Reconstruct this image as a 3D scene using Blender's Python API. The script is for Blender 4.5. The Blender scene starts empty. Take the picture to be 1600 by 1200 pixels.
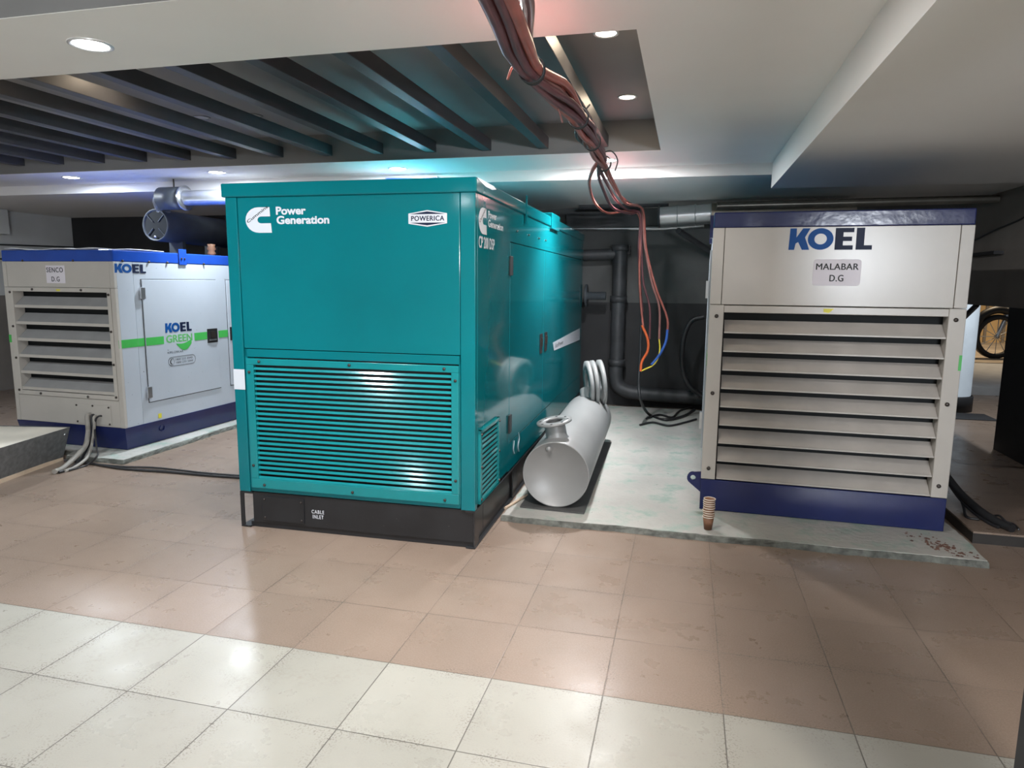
import bpy, bmesh, math, random
import numpy as np
from mathutils import Vector, Matrix
random.seed(7)
S = bpy.context.scene
COL = S.collection
PI = math.pi

# ------------------------------------------------------------------ camera
F = 1072.5
CAM = np.array([2.948, -2.482, 1.592])
yaw, pitch, roll = -0.2463, 0.1478, 0.0088
cy, sy, cp, sp = math.cos(yaw), math.sin(yaw), math.cos(pitch), math.sin(pitch)
fwd = np.array([sy*cp, cy*cp, -sp]); rgt = np.array([cy, -sy, 0.0]); up = np.cross(rgt, fwd)
r_ = math.cos(roll)*rgt + math.sin(roll)*up
u_ = -math.sin(roll)*rgt + math.cos(roll)*up
cam_d = bpy.data.cameras.new('camera'); cam = bpy.data.objects.new('camera', cam_d); COL.objects.link(cam)
cam.matrix_world = Matrix(((r_[0], u_[0], -fwd[0], CAM[0]), (r_[1], u_[1], -fwd[1], CAM[1]), (r_[2], u_[2], -fwd[2], CAM[2]), (0, 0, 0, 1)))
cam_d.sensor_width = 36; cam_d.lens = F/1600*36; cam_d.clip_start = 0.02; cam_d.clip_end = 100
S.camera = cam

# ------------------------------------------------------------------ world, exposure
w = bpy.data.worlds.new('world'); S.world = w; w.use_nodes = True
w.node_tree.nodes['Background'].inputs[0].default_value = (0.55, 0.62, 0.75, 1)
w.node_tree.nodes['Background'].inputs[1].default_value = 0.10
S.view_settings.view_transform = 'Standard'; S.view_settings.look = 'None'
S.view_settings.exposure = 0.16; S.view_settings.gamma = 1.0
S.view_settings.use_curve_mapping = False

ZC = 2.62          # soffit
ZR = 2.86          # recess ceiling
P_LAMP = 30.0      # wide share of a downlight, watts
P_SPOT = 125.0     # beam share

def ray(u, v):
    d = (u-800)/F*r_ + (600-v)/F*u_ + fwd
    return d
def at_y(u, v, y): d = ray(u, v); return Vector(CAM + d*(y-CAM[1])/d[1])
def at_z(u, v, z): d = ray(u, v); return Vector(CAM + d*(z-CAM[2])/d[2])
def at_x(u, v, x): d = ray(u, v); return Vector(CAM + d*(x-CAM[0])/d[0])

# ------------------------------------------------------------------ materials
def nodes(name):
    m = bpy.data.materials.new(name); m.use_nodes = True
    nt = m.node_tree; b = nt.nodes['Principled BSDF']
    return m, nt, b
def N(nt, t, **k):
    n = nt.nodes.new(t)
    for a, v in k.items():
        if a == 'op': n.operation = v
        else: setattr(n, a, v)
    return n
def mat(name, col, rough=.5, metal=0.0, var=.08, vscale=6.0, bump=0.0, bscale=40.0, spec=None, speck=None, coat=0.0, rvar=0.0, mixcol=None, mixth=(.5, .6), mixscale=5.0):
    m, nt, b = nodes(name)
    tc = N(nt, 'ShaderNodeTexCoord')
    n = N(nt, 'ShaderNodeTexNoise'); n.inputs['Scale'].default_value = vscale; n.inputs['Detail'].default_value = 6
    nt.links.new(tc.outputs['Object'], n.inputs['Vector'])
    r = N(nt, 'ShaderNodeValToRGB')
    r.color_ramp.elements[0].position = .3; r.color_ramp.elements[1].position = .7
    r.color_ramp.elements[0].color = tuple(c*(1-var) for c in col)+(1,)
    r.color_ramp.elements[1].color = tuple(min(1, c*(1+var)) for c in col)+(1,)
    nt.links.new(n.outputs['Fac'], r.inputs['Fac'])
    out = r.outputs['Color']
    def overlay(scale, th, c2, outp):
        n2 = N(nt, 'ShaderNodeTexNoise'); n2.inputs['Scale'].default_value = scale; n2.inputs['Detail'].default_value = 8
        n2.inputs['Roughness'].default_value = .65
        nt.links.new(tc.outputs['Object'], n2.inputs['Vector'])
        mr = N(nt, 'ShaderNodeMapRange'); mr.inputs[1].default_value = th[0]; mr.inputs[2].default_value = th[1]
        nt.links.new(n2.outputs['Fac'], mr.inputs[0])
        mx = N(nt, 'ShaderNodeMix'); mx.data_type = 'RGBA'
        nt.links.new(mr.outputs[0], mx.inputs[0]); nt.links.new(outp, mx.inputs[6]); mx.inputs[7].default_value = c2+(1,)
        return mx.outputs[2]
    if mixcol: out = overlay(mixscale, mixth, mixcol, out)
    if speck: out = overlay(speck[0], (speck[1], speck[1]+.03), speck[2], out)
    nt.links.new(out, b.inputs['Base Color'])
    b.inputs['Roughness'].default_value = rough; b.inputs['Metallic'].default_value = metal
    if spec is not None: b.inputs['Specular IOR Level'].default_value = spec
    if coat: b.inputs['Coat Weight'].default_value = coat; b.inputs['Coat Roughness'].default_value = .08
    if rvar:
        mr = N(nt, 'ShaderNodeMapRange'); mr.inputs[3].default_value = max(0, rough-rvar); mr.inputs[4].default_value = rough+rvar
        nt.links.new(n.outputs['Fac'], mr.inputs[0]); nt.links.new(mr.outputs[0], b.inputs['Roughness'])
    if bump:
        nb = N(nt, 'ShaderNodeTexNoise'); nb.inputs['Scale'].default_value = bscale; nb.inputs['Detail'].default_value = 3
        nt.links.new(tc.outputs['Object'], nb.inputs['Vector'])
        bp = N(nt, 'ShaderNodeBump'); bp.inputs['Strength'].default_value = bump; bp.inputs['Distance'].default_value = .01
        nt.links.new(nb.outputs['Fac'], bp.inputs['Height']); nt.links.new(bp.outputs[0], b.inputs['Normal'])
    return m
def emis(name, col, s):
    m, nt, b = nodes(name)
    b.inputs['Base Color'].default_value = col+(1,); b.inputs['Emission Color'].default_value = col+(1,)
    b.inputs['Emission Strength'].default_value = s
    return m

M = {}
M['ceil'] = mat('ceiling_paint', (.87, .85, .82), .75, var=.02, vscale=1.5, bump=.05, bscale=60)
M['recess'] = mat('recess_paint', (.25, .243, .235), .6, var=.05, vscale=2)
M['beam'] = mat('beam_paint', (.050, .050, .055), .45, var=.1)
M['white_wall'] = mat('white_wall_paint', (.62, .63, .62), .8, var=.06, vscale=2, bump=.1, bscale=20)
M['grey_wall'] = mat('dim_wall_paint', (.13, .132, .13), .85, var=.12, vscale=3, bump=.1, bscale=20)
M['dark_wall'] = mat('black_wall_cladding', (.024, .024, .026), .6, var=.2, vscale=3)
M['brown_wall'] = mat('brown_wall_paint', (.23, .205, .18), .7, var=.12, vscale=2, bump=.08, bscale=15)
M['teal'] = mat('teal_enamel', (.002, .138, .160), .09, var=.05, vscale=2.2, bump=.018, bscale=2.5, spec=.4)
M['teal_lv'] = mat('teal_enamel_louvre', (.008, .195, .210), .13, var=.05, vscale=8)
M['black'] = mat('black_enamel', (.016, .017, .019), .35, var=.2, speck=(30, .70, (.25, .24, .22)))
M['gap'] = mat('dark_interior', (.008, .010, .011), .8)  # near black: shade behind louvres and in seams put into the colour
M['rubber'] = mat('black_rubber', (.015, .015, .016), .5)
M['cream'] = mat('cream_enamel', (.45, .42, .38), .28, var=.04, vscale=3, bump=.02, bscale=3, speck=(45, .715, (.16, .12, .09)))
M['cream_side'] = mat('cool_lit_enamel', (.42, .455, .50), .3, var=.03, vscale=3, speck=(26, .675, (.10, .08, .07)))  # side copy of the enamel, bluish lamp light put into its colour
M['blade_l'] = mat('dusty_grey_louvre', (.27, .265, .26), .6, var=.10, vscale=5)
M['blade'] = mat('dusty_cream_louvre', (.43, .395, .36), .5, var=.10, vscale=5, bump=.02, speck=(60, .70, (.2, .17, .15)))
M['blue'] = mat('blue_enamel', (.011, .018, .088), .22, var=.1, vscale=4, bump=.05, bscale=7)
M['blue_roof'] = mat('blue_roof_enamel', (.014, .060, .33), .2, var=.1, vscale=4, bump=.12, bscale=6)
M['blue_dk'] = mat('dark_blue_roof_enamel', (.008, .014, .075), .18, var=.1, vscale=4, bump=.25, bscale=8)
M['logo_blue'] = mat('logo_blue', (.006, .065, .24), .5, spec=.2, var=.25, vscale=2)
M['logo_navy'] = mat('logo_navy', (.008, .014, .04), .5, spec=.2)
M['green'] = mat('green_vinyl', (.06, .40, .08), .35)
M['green_lt'] = mat('light_green_vinyl', (.12, .42, .13), .35)
M['white_vinyl'] = mat('white_vinyl', (.58, .60, .64), .35, var=.03)
M['paper'] = mat('white_paper', (.66, .62, .66), .6, var=.03)
M['ink'] = mat('black_ink', (.02, .02, .022), .6)
M['yellow'] = mat('yellow_sticker', (.65, .58, .05), .5)
M['steel'] = mat('bright_steel', (.62, .64, .66), .28, metal=.9, var=.1, bump=.05, bscale=12)
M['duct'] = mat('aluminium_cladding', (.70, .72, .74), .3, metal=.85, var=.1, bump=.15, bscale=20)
M['duct_brown'] = mat('brown_cladding', (.27, .235, .19), .45, metal=.6, var=.25, vscale=4, bump=.25, bscale=14)  # browner and rougher than the foil cladding
M['tank'] = mat('silver_grey_paint', (.265, .265, .26), .42, metal=.15, var=.06, vscale=3, bump=.02)
M['silencer'] = mat('dull_grey_metal', (.075, .085, .095), .45, metal=.0, var=.15)
M['bolt'] = mat('dark_bolt', (.06, .05, .045), .4, metal=.6)
M['galv'] = mat('galvanised_steel', (.16, .165, .165), .5, metal=.35, var=.25, vscale=25, speck=(9, .72, (.6, .6, .6)))
M['marble'] = mat('pale_stone_slab', (.66, .61, .52), .4, var=.12, vscale=3, speck=(20, .70, (.3, .25, .2)))
M['wood'] = mat('pale_wood', (.52, .40, .29), .6, var=.12, vscale=10)
M['concrete'] = mat('pad_concrete', (.41, .40, .37), .75, var=.15, vscale=2.5, bump=.5, bscale=25, mixcol=(.27, .345, .30), mixth=(.50, .66), mixscale=5, speck=(18, .68, (.10, .10, .08)))
M['concrete_edge'] = mat('broken_concrete', (.12, .125, .11), .9, var=.5, vscale=18, bump=1.0, bscale=35)
M['riser'] = mat('black_granite', (.035, .032, .03), .35, var=.2)
M['red_cable'] = mat('copper_red_cable', (.36, .10, .075), .35, var=.25, vscale=9)
M['maroon_cable'] = mat('dusty_maroon_cable', (.125, .040, .045), .4, var=.25, vscale=9)
M['pink_cable'] = mat('dusty_pink_cable', (.27, .115, .10), .4, var=.2, vscale=9)
M['black_cable'] = mat('black_cable', (.022, .022, .024), .45)
M['grey_cable'] = mat('dusty_grey_cable', (.30, .28, .25), .55, var=.2)
M['orange_core'] = mat('orange_core', (.70, .12, .03), .45)
M['blue_core'] = mat('blue_core', (.04, .12, .45), .45)
M['yellow_core'] = mat('yellow_core', (.75, .6, .05), .45)
M['kraft'] = mat('printed_paper_cup', (.22, .105, .055), .6, var=.2)
M['cuprim'] = mat('paper_cup_rim', (.70, .62, .52), .6)
M['sheet'] = mat('white_sheet', (.72, .73, .74), .6, var=.04)
M['mat'] = mat('dark_grey_plate', (.07, .07, .068), .6, var=.2)
M['lampring'] = mat('lamp_bezel', (.7, .7, .7), .3, metal=.5)
M['dark_ring'] = mat('dull_lamp_bezel', (.25, .25, .25), .4, metal=.6)
M['pipe_grey'] = mat('dim_steel_pipe', (.13, .12, .10), .35, metal=.5, var=.2)
M['pipe_dark'] = mat('dark_painted_pipe', (.05, .052, .056), .5, var=.3)
M['signblue'] = mat('blue_sign', (.04, .13, .45), .4)
M['outer_ground'] = mat('lit_street_ground', (.36, .30, .23), .9, var=.3, vscale=2)
M['outer_slab'] = mat('street_kerb', (.42, .42, .42), .8, var=.1)
M['warm_wall'] = mat('ochre_wall', (.60, .43, .22), .8, var=.15, vscale=2)
M['column'] = mat('scuffed_white_column', (.50, .54, .58), .6, var=.1, vscale=3, speck=(7, .68, (.1, .1, .1)))
M['lens_on'] = emis('lamp_lens_lit', (.93, .97, 1.0), 40)
M['lens_warm'] = emis('lamp_lens_warm', (1.0, .90, .76), 7)
M['lens_off'] = mat('lamp_lens_unlit', (.45, .45, .45), .3)

# floor: 0.45 m tiles, pale in front of y = 0 and brown behind it
def floor_mat():
    m, nt, b = nodes('floor_tiles')
    L = nt.links.new
    g = N(nt, 'ShaderNodeNewGeometry'); sx = N(nt, 'ShaderNodeSeparateXYZ'); L(g.outputs['Position'], sx.inputs[0])
    def mt(op, a, b_=None, c=None):
        n = N(nt, 'ShaderNodeMath', op=op)
        for i, q in enumerate((a, b_, c)):
            if q is None: continue
            if isinstance(q, (int, float)): n.inputs[i].default_value = q
            else: L(q, n.inputs[i])
        return n.outputs[0]
    def noise(scale, detail=5, rough=.6, vec=None):
        n = N(nt, 'ShaderNodeTexNoise'); n.inputs['Scale'].default_value = scale; n.inputs['Detail'].default_value = detail
        n.inputs['Roughness'].default_value = rough; L(vec or g.outputs['Position'], n.inputs['Vector']); return n.outputs['Fac']
    def rng(v, a, b_, c=0, d=1):
        n = N(nt, 'ShaderNodeMapRange'); L(v, n.inputs[0])
        for i, q in enumerate((a, b_, c, d)): n.inputs[i+1].default_value = q
        return n.outputs[0]
    def mix(f, A, B):
        n = N(nt, 'ShaderNodeMix'); n.data_type = 'RGBA'
        if isinstance(f, (int, float)): n.inputs[0].default_value = f
        else: L(f, n.inputs[0])
        for i, q in ((6, A), (7, B)):
            if isinstance(q, tuple): n.inputs[i].default_value = q+(1,)
            else: L(q, n.inputs[i])
        return n.outputs[2]
    T = .45
    ds = []
    ids = []
    for k in (0, 1):
        s = mt('DIVIDE', sx.outputs[k], T)
        fr = mt('FRACT', s); ids.append(mt('FLOOR', s))
        ds.append(mt('MULTIPLY', mt('MINIMUM', fr, mt('SUBTRACT', 1.0, fr)), T))
    d = mt('MINIMUM', ds[0], ds[1])
    grout = rng(d, .0014, .0030, 1, 0)
    near = rng(d, .0, .055, 1, 0)
    cm = N(nt, 'ShaderNodeCombineXYZ'); L(ids[0], cm.inputs[0]); L(ids[1], cm.inputs[1])
    wn = N(nt, 'ShaderNodeTexWhiteNoise'); wn.noise_dimensions = '2D'; L(cm.outputs[0], wn.inputs['Vector'])
    tone = rng(wn.outputs['Value'], 0, 1, .93, 1.05)
    is_brown = mt('GREATER_THAN', sx.outputs[1], 0.0)
    big = noise(1.3, 4)
    fine = noise(140, 2)
    mid = noise(9, 7, .7)
    pale = mix(rng(big, .3, .7), (.365, .35, .31), (.315, .30, .262))
    pale = mix(rng(fine, .35, .75, 0, .35), pale, (.38, .35, .29))
    brown = mix(rng(big, .3, .7), (.265, .195, .152), (.212, .154, .118))
    brown = mix(rng(fine, .4, .8, 0, .55), brown, (.34, .27, .22))
    base = mix(is_brown, pale, brown)
    # mottled dirt, thick near the joints
    dirt = mt('MULTIPLY', rng(noise(120, 4, .7), .53, .60), mt('ADD', mt('MULTIPLY', near, rng(noise(2.7, 4), .42, .60, .12, 1.1)), rng(mid, .52, .72, 0, .6)))
    dirt = mt('MULTIPLY', mt('MINIMUM', dirt, 1.0), mt('SUBTRACT', 1.0, mt('MULTIPLY', is_brown, .15)))
    base = mix(mt('MULTIPLY', dirt, .75), base, (.085, .065, .048))
    # yellow-brown stains on the brown tiles
    st = mt('MULTIPLY', rng(noise(2.1, 6, .6), .56, .76), rng(noise(45, 6, .7), .46, .66))
    base = mix(mt('MULTIPLY', st, .40), base, (.13, .085, .04))
    sc = rng(noise(60, 3), .74, .78)
    base = mix(mt('MULTIPLY', sc, .5), base, (.04, .035, .03))
    gb = mt('MULTIPLY', grout, mt('SUBTRACT', 1.0, mt('MULTIPLY', is_brown, rng(noise(6, 3), .40, .62, .15, .85))))
    base = mix(mt('MULTIPLY', gb, .85), base, (.07, .06, .05))
    # straight-edged tone per tile
    h = N(nt, 'ShaderNodeMix'); h.data_type = 'RGBA'; h.blend_type = 'MULTIPLY'; h.inputs[0].default_value = 1
    L(base, h.inputs[6]); cc = N(nt, 'ShaderNodeCombineColor'); L(tone, cc.inputs[0]); L(tone, cc.inputs[1]); L(tone, cc.inputs[2]); L(cc.outputs[0], h.inputs[7])
    L(h.outputs[2], b.inputs['Base Color'])
    L(mt('ADD', rng(noise(4, 5), .3, .7, .24, .38), mt('MULTIPLY', dirt, .3)), b.inputs['Roughness'])
    bp = N(nt, 'ShaderNodeBump'); bp.inputs['Strength'].default_value = .25; bp.inputs['Distance'].default_value = .004
    L(mt('SUBTRACT', mt('MULTIPLY', fine, .25), grout), bp.inputs['Height']); L(bp.outputs[0], b.inputs['Normal'])
    return m
M['floor'] = floor_mat()

# ------------------------------------------------------------------ mesh helpers
class MB:
    def __init__(s): s.v = []; s.f = []; s.sm = []
    def add(s, vs, fs, smooth=False):
        o = len(s.v); s.v += [tuple(v) for v in vs]; s.f += [[i+o for i in f] for f in fs]; s.sm += [smooth]*len(fs); return s
    def box(s, x0, x1, y0, y1, z0, z1):
        vs = [(x, y, z) for z in (z0, z1) for y in (y0, y1) for x in (x0, x1)]
        return s.add(vs, [(0, 2, 3, 1), (4, 5, 7, 6), (0, 1, 5, 4), (2, 6, 7, 3), (0, 4, 6, 2), (1, 3, 7, 5)])
    def hexa(s, b, t):
        """box from 4 bottom and 4 top corners, each counter-clockwise seen from above"""
        return s.add(list(b)+list(t), [(3, 2, 1, 0), (4, 5, 6, 7), (0, 1, 5, 4), (1, 2, 6, 5), (2, 3, 7, 6), (3, 0, 4, 7)])
    def prism(s, pts, off):
        """closed polygon pts (3-D), pushed along off"""
        n = len(pts); off = Vector(off); a = [Vector(p) for p in pts]; b = [p+off for p in a]
        fs = [list(range(n)), list(range(2*n-1, n-1, -1))]+[(i, (i+1) % n, (i+1) % n+n, i+n) for i in range(n)]
        return s.add(a+b, fs)
    def tube(s, path, r, n=10, caps=True, smooth=True):
        path = [Vector(p) for p in path]; rs = r if isinstance(r, (list, tuple)) else [r]*len(path)
        prev = None; rings = []
        for i, p in enumerate(path):
            t = (path[min(i+1, len(path)-1)]-path[max(i-1, 0)])
            if t.length < 1e-9: t = Vector((0, 0, 1))
            t.normalize()
            if prev is None:
                a = Vector((0, 0, 1)) if abs(t.z) < .9 else Vector((1, 0, 0))
                nrm = t.cross(a).normalized()
            else:
                nrm = (prev-t*prev.dot(t))
                nrm = nrm.normalized() if nrm.length > 1e-6 else t.orthogonal().normalized()
            prev = nrm; bn = t.cross(nrm)
            rings.append([p+(nrm*math.cos(2*PI*k/n)+bn*math.sin(2*PI*k/n))*rs[i] for k in range(n)])
        vs = [v for rg in rings for v in rg]
        fs = [(i*n+k, i*n+(k+1) % n, (i+1)*n+(k+1) % n, (i+1)*n+k) for i in range(len(rings)-1) for k in range(n)]
        s.add(vs, fs, smooth)
        if caps: s.add(rings[0], [list(range(n-1, -1, -1))]); s.add(rings[-1], [list(range(n))])
        return s
    def lathe(s, c, axis, prof, n=32, smooth=True, close=False):
        """prof: (distance along axis, radius)"""
        c = Vector(c); ax = Vector(axis).normalized(); a = ax.orthogonal().normalized(); b = ax.cross(a)
        vs = [c+ax*h+(a*math.cos(2*PI*k/n)+b*math.sin(2*PI*k/n))*r for h, r in prof for k in range(n)]
        m = len(prof)
        rng = range(m if close else m-1)
        fs = [(i*n+k, i*n+(k+1) % n, ((i+1) % m)*n+(k+1) % n, ((i+1) % m)*n+k) for i in rng for k in range(n)]
        return s.add(vs, fs, smooth)
    def cyl(s, a, b, r, n=24, smooth=True): return s.tube([a, b], r, n, True, smooth)
    def build(s, name, m, parent=None, bevel=0.0, local=True):
        me = bpy.data.meshes.new(name); me.from_pydata([tuple(v) for v in s.v], [], s.f); me.update()
        for p, q in zip(me.polygons, s.sm): p.use_smooth = q
        bm = bmesh.new(); bm.from_mesh(me); bmesh.ops.recalc_face_normals(bm, faces=bm.faces); bm.to_mesh(me); bm.free()
        me.materials.append(m)
        o = bpy.data.objects.new(name, me); COL.objects.link(o)
        if parent: o.parent = parent
        if bevel:
            md = o.modifiers.new('bevel', 'BEVEL'); md.width = bevel; md.segments = 2; md.limit_method = 'ANGLE'; md.angle_limit = math.radians(50)
        return o
def B(x0, x1, y0, y1, z0, z1): return MB().box(x0, x1, y0, y1, z0, z1)
KS = 1.013
def onto(o, k=KS):
    'pads are 4 cm high: unit set on them'
    o.location = Vector([CAM[i]+k*(o.location[i]-CAM[i]) for i in range(3)]); o.scale = (k, k, k)
def thing(name, label, cat, loc=(0, 0, 0), rz=0, group=None):
    o = bpy.data.objects.new(name, None); COL.objects.link(o); o.location = loc; o.rotation_euler = (0, 0, rz); o.empty_display_size = .1
    o['label'] = label; o['category'] = cat
    if group: o['group'] = group
    return o
def tag(o, label, cat, group=None):
    o['label'] = label; o['category'] = cat
    if group: o['group'] = group
    return o
def struct(o): o['kind'] = 'structure'; return o
def spline(pts, k=10):
    P = [Vector(p) for p in pts]; P = [P[0]*2-P[1]]+P+[P[-1]*2-P[-2]]; out = []
    for i in range(1, len(P)-2):
        for j in range(k):
            t = j/k; a, b, c, d = P[i-1:i+3]
            out.append(.5*((2*b)+(c-a)*t+(2*a-5*b+4*c-d)*t*t+(3*b-a-3*c+d)*t**3))
    out.append(P[-2]); return out
class Plane:
    """a printed plane: origin, right direction, up direction, outward normal"""
    def __init__(s, o, r, u, n): s.o, s.r, s.u, s.n = map(Vector, (o, r, u, n))
    def __call__(s, x, z, d=0): return s.o+s.r*x+s.u*z+s.n*d
def flat(pl, pts, d, name, m, parent, t=.0015):
    mb = MB().prism([pl(x, z, d) for x, z in pts], pl.n*t)
    return mb.build(name, m, parent)
def text_mesh(body, bold=0.0, space=1.0):
    c = bpy.data.curves.new('lettering', 'FONT'); c.body = body; c.offset = bold; c.space_character = space; c.extrude = 0; c.size = 1
    c.resolution_u = 6
    o = bpy.data.objects.new('lettering', c); COL.objects.link(o)
    bpy.context.view_layer.update()
    dg = bpy.context.evaluated_depsgraph_get()
    me = bpy.data.meshes.new_from_object(o.evaluated_get(dg))
    bpy.data.objects.remove(o); bpy.data.curves.remove(c)
    return me
def text(pl, body, x0, z0, x1, z1, d, m, parent, bold=0.02, name='lettering', rot=0.0, space=1.0, heavy=0.0):
    """fits body into the rectangle x0..x1, z0..z1 of a printed plane"""
    me = text_mesh(body, bold, space)
    xs = [v.co.x for v in me.vertices]; ys = [v.co.y for v in me.vertices]
    ax, bx, ay, by = min(xs), max(xs), min(ys), max(ys)
    W, H = x1-x0, z1-z0
    for v in me.vertices:
        px = (v.co.x-ax)/(bx-ax)*W; pz = (v.co.y-ay)/(by-ay)*H
        if rot: px, pz = px*math.cos(rot)-pz*math.sin(rot), px*math.sin(rot)+pz*math.cos(rot)
        v.co = pl(x0+px, z0+pz, d)
    if heavy:      # a heavier stroke: the same glyphs laid again a hair apart
        vs = [v.co.copy() for v in me.vertices]; fs = [list(p.vertices) for p in me.polygons]; V = []; Fc = []
        for k, (dx, dz) in enumerate(((-heavy, 0), (heavy, 0), (0, -heavy*.5), (0, heavy*.5))):
            V += [v+pl.r*dx+pl.u*dz+pl.n*(.0001*k) for v in vs]; Fc += [[i+k*len(vs) for i in f] for f in fs]
        me = bpy.data.meshes.new(name); me.from_pydata([tuple(v) for v in V], [], Fc); me.update()
    me.materials.clear(); me.materials.append(m)
    me.name = name
    o = bpy.data.objects.new(name, me); COL.objects.link(o); o.parent = parent
    return o
class Bolts:
    def __init__(s): s.l = []
    def build(s, name, m, parent):
        me = None; last = None
        for p, r, n, h in s.l:
            if last != (r, n, h):
                o = MB().lathe((0, 0, 0), n, [(0, r), (h*.6, r), (h, r*.6), (h, 0.0005)], 10).build('bolt', m, parent); me = o.data; last = (r, n, h)
            else:
                o = bpy.data.objects.new('bolt', me); COL.objects.link(o); o.parent = parent
            o.location = p
def bolts(mb, pts, r=.009, n=(0, -1, 0), h=.008):
    mb.l += [(p, r, tuple(n), h) for p in pts]

# ================================================================== ROOM
X0, X1, Y0, Y1 = -6.45, 5.95, -6.0, 6.5
struct(B(X0-.2, 16, Y0-.2, 16, -.1, 0).build('floor', M['floor']))
# suspended ceiling with two sunken bays, a step down to the beam at the back
RX1 = 2.70; RY0, RY1 = .546, 3.22; SY1 = -.13; SY0 = -3.0; FY = 3.96; ZB = 2.522
c = MB()
def slab(x0, x1, y0, y1, z0=ZC, z1=ZR+.05): c.box(x0, x1, y0, y1, z0, z1)
slab(X0, X1, RY1, FY); slab(X0, X1, SY1, RY0); slab(X0, X1, Y0, SY0)
slab(RX1, X1, RY0, RY1); slab(RX1, X1, SY0, SY1)
c.box(X0, X1, FY, Y1, ZB, ZR+.05)
struct(c.build('ceiling', M['ceil']))
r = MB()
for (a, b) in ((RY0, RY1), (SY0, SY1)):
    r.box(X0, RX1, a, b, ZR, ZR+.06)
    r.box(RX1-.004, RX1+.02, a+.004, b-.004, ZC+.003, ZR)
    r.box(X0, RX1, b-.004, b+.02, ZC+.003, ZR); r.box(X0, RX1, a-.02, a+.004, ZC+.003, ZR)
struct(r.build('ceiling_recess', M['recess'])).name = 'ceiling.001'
# dropped box on the right
DX = 3.61; DZ = 2.407; DY = 3.97
struct(B(DX, X1, Y0, DY, DZ, ZC+.02).build('trim_1', M['ceil']))
# walls
struct(B(X0-.2, X0, Y0, Y1+.2, 1.34, 3.0).build('wall_left', M['white_wall']))
struct(B(X0-.2, X0+.012, Y0, Y1+.2, 0, 1.34).build('wall_left_dado', M['brown_wall'])).name = 'wall_left.001'
struct(B(X0-.2, -1.0, Y1, Y1+.2, 0, 3.0).build('wall_back', M['dark_wall']))
struct(B(-1.0, X1, Y1, Y1+.2, 1.34, 3.0).build('wall_back', M['grey_wall']))
struct(B(-1.0, X1, Y1-.012, Y1+.2, 0, 1.34).build('wall_back', M['dark_wall']))
struct(B(X1, X1+.2, Y0, Y1+.2, 1.39, 3.0).build('wall_right', M['brown_wall']))
struct(B(X1, X1+.2, Y0, 5.10, 0, 1.39).build('wall_right', M['dark_wall']))
struct(B(X0-.2, X1+.2, Y0-.2, Y0, 0, 3.0).build('wall_front', M['white_wall']))
# the two wiring strips on the left wall
tr = MB()
for y0_, z0_, y1_, z1_ in ((4.4, 1.84, 6.49, 1.86), (4.4, 2.03, 6.49, 2.07)):
    tr.tube([(X0+.012, y0_, z0_), (X0+.012, y1_, z1_)], .012, 6)
struct(tr.build('trim_2', M['dark_wall']))
o = tag(B(X0, X0+.25, 4.75, 5.25, 2.18, ZB-.003).build('wall_cabinet', M['white_wall'], bevel=.01), 'pale box high on the left wall at the photo edge', 'box')

# decorative beams in the sunken bay
ords = ['first from the right, behind the red cables', 'second from the right', 'third from the right, above the teal unit', 'fourth from the right', 'fifth from the right', 'sixth from the right', 'seventh from the right', 'eighth from the right', 'ninth from the right', 'tenth from the right', 'eleventh from the right', 'twelfth from the right', 'thirteenth from the right, at the left photo edge']
for i in range(13):
    xr = 2.29-.4845*i
    zb = 2.662+(0.0028*i)
    b = B(xr-.082, xr, RY0+.004, RY1-.004, zb, zb+.09).build('ceiling_beam', M['beam'], bevel=.003)
    tag(b, 'dark ceiling beam in the sunken bay, '+ords[i], 'beam', 'beams across the sunken ceiling bay')

# downlights
def downlight(x, y, z, label, r=.082, on=True, warm=False, k=1.0, col=(.86, .94, 1.0)):
    t = thing('downlight', label, 'ceiling light', (x, y, z), 0, 'round downlights')
    MB().lathe((0, 0, 0), (0, 0, -1), [(0.0, r*1.12), (.004, r*1.12), (.007, r*1.02), (.004, r*.9), (0.0, r*.88)], 36).build('bezel', M['lampring'] if on else M['dark_ring'], t)
    lm = M['lens_off'] if not on else (M['lens_warm'] if warm else M['lens_on'])
    MB().lathe((0, 0, 0), (0, 0, -1), [(0.001, r*.88), (.003, r*.86), (.004, r*.5), (.0045, .001)], 36).build('lens', lm, t)
    if on:
        for kind, p in (('AREA', P_LAMP), ('SPOT', P_SPOT)):
            l = bpy.data.lights.new('lamp_light', kind); l.energy = p*k; l.color = (1, .80, .58) if warm else col
            if kind == 'AREA': l.shape = 'DISK'; l.size = r*1.6
            else: l.spot_size = math.radians(104); l.spot_blend = .6; l.shadow_soft_size = .05
            lo = bpy.data.objects.new('lamp_light', l); COL.objects.link(lo); lo.parent = t; lo.location = (0, 0, -.012)
    return t
Z = ZC-.001
downlight(.328, .20, Z, 'bright white round downlight in the soffit at the upper left', k=.8)
downlight(2.247, .227, Z, 'round downlight behind the red cables at the top of the photo', k=1.2, col=(1, .95, .93))
downlight(-1.6, .20, Z, 'round downlight in the near soffit, beyond the left photo edge', k=.3)
downlight(-3.5, .20, Z, 'round downlight in the near soffit, farthest left')
downlight(-3.267, 3.50, Z, 'white downlight in the back soffit above the SENCO unit', k=.8, col=(.82, .91, 1))
downlight(-1.528, 3.50, Z, 'white downlight in the back soffit beside the silver pipe', col=(.82, .91, 1))
downlight(.308, 3.627, Z, 'round downlight in the back soffit above the teal unit', k=1.5)
downlight(2.244, 3.566, Z, 'round downlight in the back soffit where the red cables pass', k=1.9, col=(.95, .97, 1))
ZQ = ZR-.001
downlight(2.489, 2.527, ZQ, 'small warm downlight inside the sunken bay near its right end', .06, warm=True, k=.10)
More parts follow.
